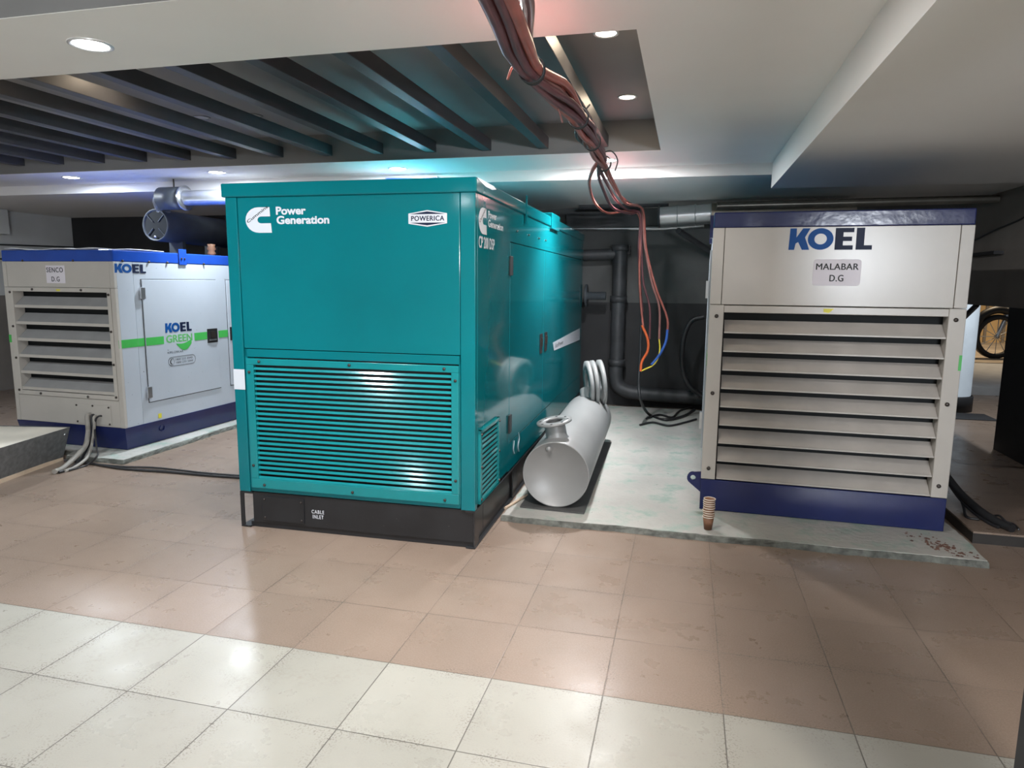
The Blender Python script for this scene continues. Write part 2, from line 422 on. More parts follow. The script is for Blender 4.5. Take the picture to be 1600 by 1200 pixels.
downlight(2.487, 1.268, ZQ, 'small warm downlight cut by the near edge of the sunken bay', .06, warm=True, k=.12)
downlight(-.425, 1.249, ZQ, 'small warm downlight between the beams at the near bay edge', .06, warm=True, k=.08)
downlight(-.388, 2.458, ZQ, 'small unlit downlight between beams, right one of the pair', .06, on=False)
downlight(-.84, 2.427, ZQ, 'small unlit downlight between beams, left one of the pair', .06, on=False)
downlight(.20, -1.10, ZQ, 'round downlight in the bay above the photographer', .075, k=.16)
downlight(1.75, -1.30, ZQ, 'added unseen downlight in the bay straight above the photographer', .075, k=.15, col=(1, .95, .88))  # unseen lamp added to brighten the floor
downlight(-2.5, -.9, ZQ, 'added unseen downlight in the bay behind the left photo edge', .075, k=.1)  # unseen lamp, placed so its highlight misses the teal louvres
downlight(.30, -3.6, Z, 'added fill downlight in the soffit behind the photographer', k=.25)  # unseen lamp added as fill from behind the camera
downlight(2.25, -3.6, Z, 'added fill downlight in the soffit behind the photographer, right one', k=.7, col=(1, .95, .88))  # second unseen fill lamp, added on the right
downlight(4.15, -1.5, DZ-.001, 'added fill downlight in the dropped ceiling behind the photographer', k=.45, col=(1, .91, .78))  # unseen lamp added to light the front-right floor
tl = thing('fill_tube_light', 'added white fill tube on the wall behind the photographer', 'lamp', (5.0, Y0+.03, 2.0))  # unseen tube added to lift the dropped ceiling on the right
MB().tube([(-.6, .02, 0), (.6, .02, 0)], .018, 12).build('tube', M['lens_on'], tl)
B(-.63, .63, -.03, 0, -.03, .03).build('fitting', M['white_wall'], tl)
l = bpy.data.lights.new('lamp_light', 'AREA'); l.shape = 'RECTANGLE'; l.size = 1.2; l.size_y = .05; l.energy = 230; l.color = (.86, .92, 1)
lo = bpy.data.objects.new('lamp_light', l); COL.objects.link(lo); lo.parent = tl; lo.location = (0, .05, 0); lo.rotation_euler = (PI/2, 0, 0)

# ================================================================== TEAL GENERATOR SET
W, LEN, ZB0, ZT, ZTT = 1.585, 4.65, .238, 2.085, 2.165
G = thing('generator_set', 'large teal enclosed generator set with a louvred front on a black skid', 'generator', (.199, 1.25, 0), .016)
FP = Plane((0, 0, 0), (1, 0, 0), (0, 0, 1), (0, -1, 0))       # front
SP = Plane((W, 0, 0), (0, 1, 0), (0, 0, 1), (1, 0, 0))        # right side
B(.02, W-.02, .085, LEN-.02, ZB0, ZT-.01).build('inner_core', M['gap'], G)  # dark core stands in for the shade between panels and louvres
B(0, .078, 0, .10, ZB0, ZT).build('corner_post', M['teal'], G, bevel=.006)
B(1.497, W, 0, .045, ZB0, ZT).build('corner_post', M['teal'], G, bevel=.004)
B(.082, 1.493, .004, .08, 1.168, ZT).build('front_panel', M['teal'], G, bevel=.003)
# frame around the grille
fr = MB(); fx0, fx1, fz0, fz1 = .082, 1.493, .245, 1.164
fr.box(fx0, fx1, .004, .08, fz1-.05, fz1); fr.box(fx0, fx1, .004, .08, fz0, fz0+.025)
fr.box(fx0, .10, .004, .08, fz0, fz1); fr.box(1.485, fx1, .004, .08, fz0, fz1)
fr.build('grille_surround', M['teal'], G, bevel=.002)
fr = MB(); ox0, ox1, oz0, oz1 = .148, 1.442, .335, 1.066
fr.box(.098, 1.487, -.010, .02, oz1, 1.106); fr.box(.098, 1.487, -.010, .02, .272, oz0)
fr.box(.098, ox0, -.010, .02, oz0, oz1); fr.box(ox1, 1.487, -.010, .02, oz0, oz1)
gf = fr.build('grille_frame', M['teal_lv'], G, bevel=.003)
bl = MB(); nb = 23; st = (oz1-oz0)/nb
for i in range(nb):
    z = oz0+i*st
    bl.prism([(ox0, -.006, z+.001), (ox0, -.006, z+.0035), (ox0, .0016, z+st*.50), (ox0, .006, z+st*.46)], (ox1-ox0, 0, 0))
bl.build('grille_louvres', M['teal_lv'], G)
mb = Bolts(); bolts(mb, [(x, -.010, 1.088) for x in (.19, .80, 1.40)]+[(x, -.010, .296) for x in (.19, .80, 1.40)]+[(.118, -.010, z) for z in (1.02, .42)]+[(1.468, -.010, z) for z in (1.02, .42)], .009)
mb.build('grille_bolts', M['bolt'], gf)
# roof
rf = B(-.018, W+.010, -.012, LEN+.01, ZT-.002, ZTT).build('roof', M['teal'], G, bevel=.008)
# faint worn patch on the roof's side edge
flat(Plane((W+.010, 0, 0), (0, 1, 0), (0, 0, 1), (1, 0, 0)), [(.0, 2.162), (.35, 2.162), (.42, 2.15), (.32, 2.135), (.18, 2.135), (.06, 2.150)], .0004, 'worn_patch', M['white_vinyl'], rf)
# side: fixed panel, doors
B(W-.02, W, .048, .845, .265, ZT).build('side_panel', M['teal'], G, bevel=.003)
B(W-.02, W-.002, .85, 3.6, 1.862, ZT).build('upper_side_panel', M['teal'], G, bevel=.002)
def gdoor(y0, y1, z0):
    # lower edge rises towards the back as on the real enclosure
    return MB().box(W-.02, W, y0, y1, z0, 1.856).build('door', M['teal'], G, bevel=.003)
d1 = gdoor(.850, 2.103, .46); d2 = gdoor(2.108, 3.22, .46)
B(W-.02, W-.002, .85, LEN, .25, .455).build('lower_side_panel', M['teal'], G, bevel=.002)
B(W-.02, W-.003, 3.225, LEN, .46, 1.856).build('rear_side_panel', M['teal'], G, bevel=.002)
B(W-.02, W-.003, 3.605, LEN, 1.862, ZT).build('rear_side_panel', M['teal'], G, bevel=.002)
for d, y, hs in ((d1, 2.0, 1), (d2, 2.22, -1)):
    h = MB().box(W, W+.006, y-.055, y+.055, .985, 1.155)
    l = h.build('door_latch', M['rubber'], d, bevel=.004)
    MB().box(W+.006, W+.016, y-.02, y+.02, 1.05, 1.12).build('latch_paddle', M['bolt'], l)
for z in (1.70, .60):
    B(W, W+.014, .815, .882, z-.065, z+.065).build('hinge', M['rubber'], d1, bevel=.003)
# side grille
sg = MB(); a0, a1, b0, b1 = .06, .52, .262, .715
sg.box(W, W+.018, a0, a1, b1-.022, b1); sg.box(W, W+.018, a0, a1, b0, b0+.022)
sg.box(W, W+.018, a0, a0+.035, b0, b1); sg.box(W, W+.018, a1-.035, a1, b0, b1)
sgo = sg.build('side_grille_frame', M['teal_lv'], G, bevel=.002)
B(W, W+.002, a0+.03, a1-.03, b0+.02, b1-.02).build('side_grille_backing', M['gap'], sgo)
sl = MB(); n = 13; h = (b1-b0-.044)/n
for i in range(n):
    z = b0+.022+i*h
    sl.prism([(W+.015, a0+.035, z), (W+.015, a0+.035, z+.004), (W+.010, a0+.035, z+h*.55), (W+.006, a0+.035, z+h*.50)], (0, a1-a0-.07, 0))
sl.build('side_louvres', M['teal_lv'], sgo)
mb = Bolts(); bolts(mb, [(W+.018, y, z) for y in (.077, .503) for z in (.29, .49, .69)], .008, (1, 0, 0)); mb.build('grille_bolts', M['bolt'], sgo)
mb = Bolts(); bolts(mb, [(W, 1.05, 1.945), (W, 1.45, 1.945), (W, 1.85, 1.945), (W, 2.15, 1.945)], .008, (1, 0, 0)); mb.build('side_bolts', M['bolt'], G)
# brackets along the roof edge
B(W+.006, W+.014, 1.30, 1.33, 2.02, 2.22).build('lifting_strap', M['teal'], G)
B(W-.10, W+.022, 2.35, 2.75, 2.06, 2.20).build('roof_bracket', M['teal'], G, bevel=.006)
# white strips
flat(FP, [(-.0, .905), (.079, .905), (.079, 1.033), (-.0, 1.033)], .0006, 'reflective_strip', M['white_vinyl'], G)
ss = flat(SP, [(2.68, .945), (4.5, .905), (4.5, 1.045), (2.60, 1.028)], .0006, 'paper_strip', M['white_vinyl'], G)
text(SP, 'EcoPower', 2.74, .965, 3.22, 1.005, .0026, M['ink'], ss, .01)
# logo
def c_logo(pl, x0, x1, z0, z1, parent, d=.0006, flip=False):
    W_, H_ = x1-x0, z1-z0
    pts = [(.94, 1.0), (.50, 1.0)]
    for k in range(0, 13):
        a = PI/2+PI*k/12; pts.append((.50+.50*math.cos(a), .5+.5*math.sin(a)))
    pts += [(1.0, 0), (.975, .37), (.62, .37)]
    for k in range(0, 9):
        a = -PI/2-PI*k/8; pts.append((.60+.14*math.cos(a), .505+.135*math.sin(a)))
    pts += [(.62, .64), (.955, .64)]
    clean = []
    for p in pts:
        if not clean or (abs(p[0]-clean[-1][0])+abs(p[1]-clean[-1][1])) > 1e-4: clean.append(p)
    lg = flat(pl, [(x0+x*W_, z0+z*H_) for x, z in clean], d, 'logo', M['white_vinyl'], parent)
    ang = math.atan2(.60*H_, .80*W_)
    L_ = math.hypot(.60*H_, .80*W_)
    text(pl, 'Cummins', x0+.09*W_, z0+.38*H_, x0+.09*W_+L_*1.0, z0+.38*H_+.115*H_, d+.002, M['ink'], lg, 0, rot=ang, heavy=.0009)
    return lg
FPp = Plane((0, .004, 0), (1, 0, 0), (0, 0, 1), (0, -1, 0))
c_logo(FPp, .135, .310, 1.872, 2.022, G)
text(FPp, 'Power', .342, 1.976, .540, 2.024, .0012, M['white_vinyl'], G, .035)
text(FPp, 'Generation', .344, 1.921, .690, 1.970, .0012, M['white_vinyl'], G, .035)
# hexagonal badge
hx = [(1.186, 1.915), (1.300, 1.898), (1.418, 1.916), (1.418, 1.972), (1.300, 1.990), (1.186, 1.972)]
hb = flat(FPp, hx, .0005, 'badge', M['white_vinyl'], G)
def shrink(p, k=.93, cx=1.302, cz=1.944, kz=.88): return [(cx+(x-cx)*k, cz+(z-cz)*kz) for x, z in p]
tri = [(1.196, 1.9205), (1.300, 1.9055), (1.409, 1.9205)]
flat(FPp, tri, .0022, 'badge_field', M['logo_navy'], hb, .0006)
flat(FPp, [(1.196, 1.968), (1.409, 1.968), (1.300, 1.983)], .0022, 'badge_field', M['logo_navy'], hb, .0006)
text(FPp, 'POWERICA', 1.204, 1.931, 1.401, 1.958, .0024, M['logo_navy'], hb, 0, space=1.1, heavy=.0012)
# side lettering
c_logo(SP, .07, .235, 1.865, 2.015, G)
text(SP, 'Power', .27, 1.968, .47, 2.010, .0012, M['white_vinyl'], G, .035)
text(SP, 'Generation', .27, 1.915, .64, 1.960, .0012, M['white_vinyl'], G, .035)
text(SP, 'CP 200 D5P', .07, 1.785, .42, 1.850, .0012, M['white_vinyl'], G, 0, heavy=.003)
# chalk scribbles on the side
sc = MB()
for pts in ([(1.16, .47), (1.19, .42), (1.15, .37), (1.18, .32)], [(1.02, .44), (1.0, .38), (1.03, .34)]):
    sc.tube(spline([SP(a, b, .001) for a, b in pts], 5), .0025, 5)
sc.build('chalk_mark', M['white_vinyl'], G)
# skid
sk = MB()
sk.box(.085, W-.004, .012, .03, .035, ZB0)
sk.box(W-.06, W, .0, LEN, .0, .012); sk.box(W-.06, W, .0, LEN, ZB0-.014, ZB0)
sk.box(W-.012, W-.004, .0, .10, .012, ZB0); sk.box(W-.03, W-.022, .10, LEN, .012, ZB0); sk.box(W-.012, W-.004, 1.0, 1.1, .012, ZB0)
sk.box(0, .07, 0, LEN, 0, .012); sk.box(0, .028, 0, .010, .012, ZB0-.01); sk.box(0, .09, .0, LEN, ZB0-.012, ZB0)
sk.box(.45, W-.02, .25, LEN, .04, ZB0-.002); sk.box(.0, .03, 4.2, LEN, .012, ZB0-.01)
sk.box(.06, W-.01, .02, .06, .0, .035)
sko = sk.build('skid', M['black'], G, bevel=.003)
hc = B(.155, .452, .004, .012, .055, .215).build('cable_inlet_cover', M['black'], sko, bevel=.002)
mb = Bolts(); bolts(mb, [(x, .004, z) for x in (.175, .435) for z in (.075, .195)], .007); mb.build('cover_bolts', M['bolt'], hc)
CP_ = Plane((0, .012, 0), (1, 0, 0), (0, 0, 1), (0, -1, 0))
text(CP_, 'CABLE', .503, .128, .590, .152, .001, M['white_vinyl'], sko, .018, space=1.2)
text(CP_, 'INLET', .510, .095, .585, .120, .001, M['white_vinyl'], sko, .018, space=1.2)

# ================================================================== WHITE AND BLUE GENERATOR SETS
def koel(pl, x0, x1, z0, z1, d, parent):
    """four chunky letters filling the rectangle"""
    W_, H_ = x1-x0, z1-z0
    def P(pts): return [(x0+x*W_, z0+z*H_) for x, z in pts]
    e = 'lettering'
    flat(pl, P([(0, 0), (.07, 0), (.085, .30), (.115, .36), (.165, 0), (.255, 0), (.195, .58), (.255, 1), (.165, 1), (.09, .58), (.09, 1), (.01, 1)]), d, e, M['logo_blue'], parent)
    ring = MB(); n = 36
    O = []; I = []
    for k in range(n):
        a = 2*PI*k/n
        O.append((.385+.155*math.cos(a), .5+.5*math.sin(a))); I.append((.385+.075*math.cos(a), .5+.25*math.sin(a)))
    vs = [pl(*P([p])[0], d) for p in O+I]+[pl(*P([p])[0], d+.0015) for p in O+I]
    fs = []
    for k in range(n):
        j = (k+1) % n
        fs += [(k, j, n+j, n+k), (2*n+k, 3*n+k, 3*n+j, 2*n+j), (k, 2*n+k, 2*n+j, j), (n+k, n+j, 3*n+j, 3*n+k)]
    ring.add(vs, fs).build(e, M['logo_blue'], parent)
    flat(pl, P([(.56, 0), (.775, 0), (.775, .20), (.655, .20), (.655, .40), (.76, .40), (.76, .60), (.655, .60), (.655, .80), (.78, .80), (.78, 1), (.56, 1)]), d, e, M['logo_navy'], parent)
    flat(pl, P([(.81, 0), (1.0, 0), (1.0, .20), (.905, .20), (.905, 1), (.81, 1)]), d, e, M['logo_navy'], parent)

def rrect(x0, x1, z0, z1, r=.02):
    pts = []
    for cx, cz, a0 in ((x1-r, z1-r, 0), (x0+r, z1-r, 90), (x0+r, z0+r, 180), (x1-r, z0+r, 270)):
        for k in range(5):
            a = math.radians(a0+k*22.5); pts.append((cx+r*math.cos(a), cz+r*math.sin(a)))
    return pts

def genset_common(G, W, LEN, zb, z0, z1, z2, cap, blade_x, zop, nblade, bpitch, hz0, sidemat, roofmat, bmat, lip):
    """body shell shared by the two white units. zop = (bottom, top) of the louvred opening"""
    bx0, bx1 = blade_x
    B(.02, W-.02, .125, LEN-.02, z0, z1).build('inner_core', M['gap'], G)  # dark core stands in for the shade between the blades
    B(0, W, -.0+.001, LEN, z1, z2).build('roof', roofmat, G, bevel=.008)
    sides = MB(); sides.box(-.0, .02, .03, LEN, z0, z1); sides.box(.0, W, LEN-.02, LEN, z0, z1)
    sides.build('side_panel', sidemat, G)
    # header with two corner posts
    B(0, cap, 0, .03, zop[1]+.05 if False else hz0, z1).build('corner_post', M['cream'], G, bevel=.003)
    B(W-cap, W, 0, .03, hz0, z1).build('corner_post', M['cream'], G, bevel=.003)
    B(cap+.003, W-cap-.003, .002, .03, hz0, z1).build('header_panel', M['cream'], G, bevel=.002)
    # louvre blades
    for i in range(nblade):
        z = zop[0]+.004+i*bpitch
        t = bpitch*.67
        bl_ = MB().prism([(bx0, .006, z+lip*.8), (bx0, .012, z+lip), (bx0, .095, z+t), (bx0, .098, z+t-.004), (bx0, .010, z+.002)], (bx1-bx0, 0, 0)).build('louvre', bmat, G)
        MB().prism([(bx0, .003, z), (bx0, .003, z+lip), (bx0, .007, z+lip+.001), (bx0, .007, z)], (bx1-bx0, 0, 0)).build('louvre_lip', M['cream'], bl_)

# ---- right: MALABAR unit
GR = thing('generator_set', 'cream generator set with blue roof and base under the MALABAR D.G sign', 'generator', (3.096, 2.229, 0), -.027)
onto(GR)
W, LEN = 1.482, 3.2
genset_common(GR, W, LEN, .06, .279, 1.947, 2.045, .071, (.100, 1.388), (.279, 1.405), 9, .1235, 1.458, M['cream_side'], M['blue_dk'], M['blade'], .010)
for x0, x1, xi in ((0, .092, .100), (1.389, W, 1.386)):
    B(x0, x1, -.004, .10, .279, 1.455).build('louvre_stile', M['cream'], GR, bevel=.004)
B(.092, 1.389, 0, .10, 1.406, 1.452).build('louvre_top_rail', M['cream'], GR, bevel=.003)
mb = Bolts(); bolts(mb, [(.047, -.004, z) for z in (1.382, .87, .355)]+[(1.428, -.004, z) for z in (1.388, .872, .355)], .013, h=.011); mb.build('bolts', M['bolt'], GR)
B(W-.02, W, .10, LEN, .279, 1.947).build('side_panel', M['cream_side'], GR)
bs = MB(); bs.box(.0, W, .0, LEN, .062, .275); bs.build('base_frame', M['blue'], GR, bevel=.005)
lug = MB(); pts = []
for k in range(9):
    a = math.radians(75+k*20); pts.append((-.050+.042*math.cos(a), 0, .272+.042*math.sin(a)))
pts = [(.01, 0, .318)]+pts+[(.01, 0, .17)]
n = len(pts); hole = [(-.052+.018*math.cos(-2*PI*k/16), 0, .274+.018*math.sin(-2*PI*k/16)) for k in range(16)]
bmh = bmesh.new()
def ringedges(bm, P): 
    v = [bm.verts.new(p) for p in P]; return [bm.edges.new((v[i], v[(i+1) % len(v)])) for i in range(len(v))]
ed = ringedges(bmh, pts)+ringedges(bmh, hole)
bmesh.ops.triangle_fill(bmh, use_beauty=True, edges=ed)
ex = bmesh.ops.extrude_face_region(bmh, geom=bmh.faces[:])
bmesh.ops.translate(bmh, verts=[v for v in ex['geom'] if isinstance(v, bmesh.types.BMVert)], vec=(0, .02, 0))
bmesh.ops.recalc_face_normals(bmh, faces=bmh.faces)
me = bpy.data.meshes.new('lifting_lug'); bmh.to_mesh(me); bmh.free(); me.materials.append(M['blue'])
lo = bpy.data.objects.new('lifting_lug', me); COL.objects.link(lo); lo.parent = GR; lo.location = (0, .02, 0)
HP = Plane((0, .002, 0), (1, 0, 0), (0, 0, 1), (0, -1, 0))
koel(HP, .460, .937, 1.806, 1.938, .0006, GR)
sg = flat(HP, rrect(.612, .888, 1.585, 1.748, .022), .0006, 'paper_sign', M['paper'], GR, .001)
text(HP, 'MALABAR', .630, 1.684, .872, 1.722, .0020, M['ink'], sg, 0, space=1.05, heavy=.0014)
text(HP, 'D.G', .712, 1.612, .790, 1.652, .0020, M['ink'], sg, 0, space=1.1, heavy=.0014)
RP = Plane((0, 0, 0), (1, 0, 0), (0, 0, 1), (0, -1, 0))
st_ = flat(RP, [(.692, 1.420), (.722, 1.415), (.752, 1.442), (.690, 1.442)], .0006, 'yellow_sticker', M['yellow'], GR)
flat(Plane((0, -.004, 0), (1, 0, 0), (0, 0, 1), (0, -1, 0)), [(1.466, 1.082), (1.482, 1.082), (1.482, 1.176), (1.466, 1.176)], .0004, 'green_stripe', M['green'], GR)
LP_ = Plane((0, 0, 0), (0, -1, 0), (0, 0, 1), (-1, 0, 0))
flat(LP_, [(-.10, 1.05), (.0, 1.05), (.0, 1.13), (-.10, 1.13)], .0004, 'green_stripe', M['green'], GR)
flat(LP_, [(-1.9, 1.06), (-.30, 1.06), (-.30, 1.13), (-1.9, 1.13)], .0004, 'green_stripe', M['green'], GR)
dr = B(-.012, 0, .30, 1.35, .42, 1.82).build('door', M['cream_side'], GR, bevel=.003)
for z in (1.55, .62): B(-.030, -.012, .30, .35, z-.06, z+.06).build('hinge', M['steel'], dr)
B(-.012, 0, 1.45, 2.5, .42, 1.82).build('door', M['cream_side'], GR, bevel=.003)
# roof fittings at the left edge
B(-.022, .0, .25, .31, 1.90, 2.05).build('roof_clip', M['blue'], GR)
B(-.022, .0, .95, 1.01, 1.90, 2.05).build('roof_clip', M['blue'], GR)

# ---- left: SENCO unit
GL = thing('generator_set', 'white generator set with blue roof carrying the SENCO D.G sign', 'generator', (-3.099, 2.519, 0), -.039)
onto(GL)
W, LEN = 1.265, 2.75
genset_common(GL, W, LEN, .06, .272, 1.735, 1.835, .045, (.100, 1.178), (.562, 1.465), 6, .1510, 1.508, M['cream_side'], M['blue_roof'], M['blade_l'], .026)
for x0, x1 in ((.0, .045), (1.218, W)):
    B(x0, x1, 0, .03, .272, 1.506).build('corner_post', M['cream'], GL, bevel=.003)
for x0, x1 in ((.048, .100), (1.178, 1.215)):
    B(x0, x1, -.006, .10, .520, 1.506).build('louvre_stile', M['cream'], GL, bevel=.003)
B(.100, 1.178, -.006, .10, 1.468, 1.506).build('louvre_top_rail', M['cream'], GL, bevel=.003)
B(.100, 1.178, -.006, .10, .520, .560).build('louvre_bottom_rail', M['cream'], GL, bevel=.003)
B(.048, 1.215, .002, .03, .274, .517).build('lower_panel', M['cream'], GL, bevel=.002)
cv = B(.722, 1.120, -.004, .002, .290, .468).build('cable_entry_plate', M['cream'], GL, bevel=.002)
mb = Bolts(); bolts(mb, [(.735, -.004, .305), (.735, -.004, .455), (.92, -.004, .458), (1.10, -.004, .452), (1.10, -.004, .30)], .009); mb.build('plate_bolts', M['bolt'], cv)
mb = Bolts(); bolts(mb, [(.072, -.006, z) for z in (1.46, 1.15, .86, .56)]+[(1.198, -.006, z) for z in (1.45, 1.13, .84, .55)]+[(.34, -.006, 1.488), (.90, -.006, 1.487), (.33, -.006, .540), (.88, -.006, .538)], .011, h=.010); mb.build('bolts', M['bolt'], GL)
flat(Plane((0, -.006, 0), (1, 0, 0), (0, 0, 1), (0, -1, 0)), [(.62, 1.475), (.66, 1.475), (.665, 1.492), (.618, 1.492)], .0004, 'yellow_sticker', M['yellow'], GL)
HL = Plane((0, .002, 0), (1, 0, 0), (0, 0, 1), (0, -1, 0))
sg = flat(HL, [(.511, 1.545), (.725, 1.545), (.725, 1.70), (.511, 1.70)], .0006, 'paper_sign', M['paper'], GL, .001)
text(HL, 'SENCO', .519, 1.640, .706, 1.682, .0020, M['ink'], sg, 0, space=1.15, heavy=.0014)
text(HL, 'D.G', .570, 1.560, .660, 1.602, .0020, M['ink'], sg, 0, space=1.2, heavy=.0014)
# right side
B(W-.02, W-.002, .032, .208, .272, 1.735).build('side_panel', M['cream_side'], GL, bevel=.002)
B(W-.02, W-.004, .212, LEN, .272, 1.735).build('side_panel', M['cream_side'], GL)
SL = Plane((W, 0, 0), (0, 1, 0), (0, 0, 1), (1, 0, 0))
dA = B(W-.016, W+.006, .292, 1.256, .462, 1.583).build('door', M['cream_side'], GL, bevel=.003)
dB = B(W-.016, W+.006, 1.414, 2.45, .462, 1.583).build('door', M['cream_side'], GL, bevel=.003)
gp = MB()
for y0_, y1_ in ((.286, 1.262), (1.408, 2.456)):
    gp.box(W-.010, W-.0015, y0_, y1_, .456, 1.589)
gp.build('door_seal', M['rubber'], GL)
for z in (1.462, .555):
    B(W+.004, W+.022, .262, .312, z-.052, z+.052).build('hinge', M['steel'], dA, bevel=.003)
hb = B(W+.006, W+.012, 1.085, 1.235, .945, 1.088).build('door_latch', M['rubber'], dA, bevel=.004)
B(W+.012, W+.020, 1.11, 1.21, .965, .98).build('latch_edge', M['steel'], hb)
B(W+.012, W+.022, 1.13, 1.19, .995, 1.06).build('latch_paddle', M['bolt'], hb)
B(W+.006, W+.012, 1.43, 1.50, .945, 1.088).build('door_latch', M['rubber'], dB, bevel=.004)
SD = Plane((W+.006, 0, 0), (0, 1, 0), (0, 0, 1), (1, 0, 0))
SN = Plane((W-.002, 0, 0), (0, 1, 0), (0, 0, 1), (1, 0, 0))
def rect(a, b, c_, d_): return [(a, c_), (b, c_), (b, d_), (a, d_)]
flat(SN, rect(.0, .208, .984, 1.057), .0004, 'green_stripe', M['green'], GL)
flat(SN, rect(.212, .284, .984, 1.057), .0004, 'green_stripe', M['green'], GL)
flat(SD, rect(.294, .505, .984, 1.057), .0004, 'green_stripe', M['green'], dA)
flat(SD, rect(.905, 1.083, .984, 1.060), .0004, 'green_stripe', M['green'], dA)
flat(SN, rect(1.264, 1.405, .986, 1.060), .0004, 'green_stripe', M['green'], GL)
flat(SD, rect(1.50, 2.44, .986, 1.060), .0004, 'green_stripe', M['green'], dB)
flat(HL, rect(.0, .03, 1.0, 1.07), .0024, 'green_stripe', M['green'], GL)
koel(SN, .012, .355, 1.640, 1.718, .0006, GL)
koel(SD, .530, .872, 1.087, 1.176, .0006, dA)
text(SD, 'GREEN', .538, .990, .872, 1.060, .0008, M['green_lt'], dA, 0, heavy=.004)
lf = []
for k in range(13):
    t = k/12; lf.append((.66+.20*t, .968-.075*math.sin(PI*t*.9)+.02*t))
for k in range(13):
    t = 1-k/12; lf.append((.66+.20*t, .975-.018*math.sin(PI*t)+.03*t))
flat(SD, lf, .0006, 'leaf_mark', M['green'], dA)
text(SD, 'by', .542, .915, .562, .928, .0008, M['ink'], dA, 0)
text(SD, 'KIRLOSKAR', .542, .885, .745, .906, .0008, M['ink'], dA, 0)
# phone sticker outline
pr = rrect(.545, .900, .765, .850, .04); rg = MB()
rg.tube([SD(x, z, .001) for x, z in pr]+[SD(*pr[0], .001)], .0015, 4)
rg.tube([SD(.582+.036*math.cos(2*PI*k/20), .807+.038*math.sin(2*PI*k/20), .001) for k in range(21)], .0015, 4)
rg.tube(spline([SD(.592, .832, .001), SD(.572, .818, .001), SD(.572, .796, .001), SD(.590, .782, .001)], 4), .004, 5)
rg.build('phone_mark', M['ink'], dA)
text(SD, '1800 233 4440', .635, .812, .860, .832, .0008, M['ink'], dA, 0)
text(SD, '1800 233 3344', .640, .782, .865, .802, .0008, M['ink'], dA, 0)
flat(SN, rect(.385, .425, .292, .335), .0004, 'yellow_sticker', M['yellow'], GL)
# base: lower corners cut back
bs = MB(); bs.hexa([(.0, .05, .062), (W-.045, .05, .062), (W-.045, LEN, .062), (.0, LEN, .062)], [(-.002, -.003, .272), (W+.003, -.003, .272), (W+.003, LEN, .272), (-.002, LEN, .272)])
bo_ = bs.build('base_frame', M['blue'], GL, bevel=.004)
tor = MB(); tor.lathe((W-.020, .433, .19), (1, 0, 0), [(0, .030), (.010, .034), (.014, .030), (.010, .026)], 20, close=True); tor.build('lifting_ring', M['blue'], bo_)
# roof bolts, bracket and drips
mb = Bolts(); bolts(mb, [(x, .001, 1.742) for x in (.25, .83)]+[], .010); bolts(mb, [(W, y, 1.742) for y in (.10, .395, .616, 1.10)], .011, (1, 0, 0), .012); mb.build('roof_bolts', M['bolt'], GL)
bk = MB(); bk.box(W, W+.010, .76, .86, 1.725, 1.875); bk.build('lifting_bracket', M['blue_roof'], GL, bevel=.003)
mb = Bolts(); bolts(mb, [(W+.010, .79, 1.785), (W+.010, .83, 1.785)], .009, (1, 0, 0)); mb.build('bracket_bolts', M['bolt'], GL)
B(.10, .70, .9, 2.0, 1.836, 1.852).build('roof_hatch', M['blue_roof'], GL)

# white sheet lying on its roof
sh = MB(); nx, ny = 14, 5
vs = []; fs = []
for j in range(ny):
    for i in range(nx):
        x = .03+i*1.05/(nx-1)+.14*j/(ny-1); y = .012+j*.62/(ny-1)
        vs.append((x, y, .0+.006*math.sin(i*1.1)+.006*math.cos(j*2.1+i*.6)+.008))
for j in range(ny-1):
    for i in range(nx-1): fs.append((j*nx+i, j*nx+i+1, (j+1)*nx+i+1, (j+1)*nx+i))
sh.add(vs, fs, True)
so = sh.build('plastic_sheet', M['sheet']); so.location = (-3.099, 2.519, 1.836); so.rotation_euler = (0, 0, -.039); onto(so)
md = so.modifiers.new('solid', 'SOLIDIFY'); md.thickness = .006; md.offset = 0
tag(so, 'thin white sheet lying on the blue roof of the SENCO unit', 'sheet')
# crumpled cup standing on the roof further back
q = at_y(327, 400, 4.0)
cc = MB(); cc.lathe((0, 0, 0), (0, 0, 1), [(0, .001), (0, .028), (.03, .045), (.055, .030), (.075, .048), (.10, .035), (.125, .042), (.13, .001)], 14)
co = cc.build('crumpled_cup', M['kraft']); co.location = (-2.06, 4.05, 1.8395)
tag(co, 'small crumpled reddish cup standing on the blue roof of the SENCO unit', 'cup')

# ================================================================== SILENCERS, PIPES, DUCTS
t = thing('exhaust_silencer', 'dark grey drum silencer with a cross-ribbed end above the SENCO unit', 'silencer', (-2.70, 3.98, 2.17))
ax = Vector((.05, 1, -.02)).normalized()
MB().lathe((0, 0, 0), ax, [(.015, .001), (.015, .150)], 40).build('end_plate', M['gap'], t)
MB().lathe((0, 0, 0), ax, [(.016, .150), (0, .160), (0, .172), (.02, .172), (1.15, .172), (1.17, .15), (1.17, .001)], 40).build('drum', M['silencer'], t)
rb = MB(); a = Vector((1, 0, 0)); b_ = Vector((0, 0, 1))
for k in range(4):
    an = PI/4+k*PI/2; e = a*math.cos(an)+b_*math.sin(an)
    rb.tube([e*.05+ax*.008, e*.15+ax*.008], .006, 6)
rb.build('end_rib', M['silencer'], t)
MB().lathe((0, -.004, -.125), (0, -1, 0), [(0, .014), (.012, .014), (.014, .001)], 12).build('drain_plug', M['steel'], t)
MB().tube(spline([(.03, .10, .12), (.05, .06, .20), (.14, -.06, .245), (.28, -.17, .25)], 8), [.075]*25, 20).build('wrapped_elbow', M['duct'], t)
for yy in (.3, .9):
    B(-.09, .09, yy, yy+.05, -2.17+1.835, -.14).build('support_leg', M['silencer'], t)
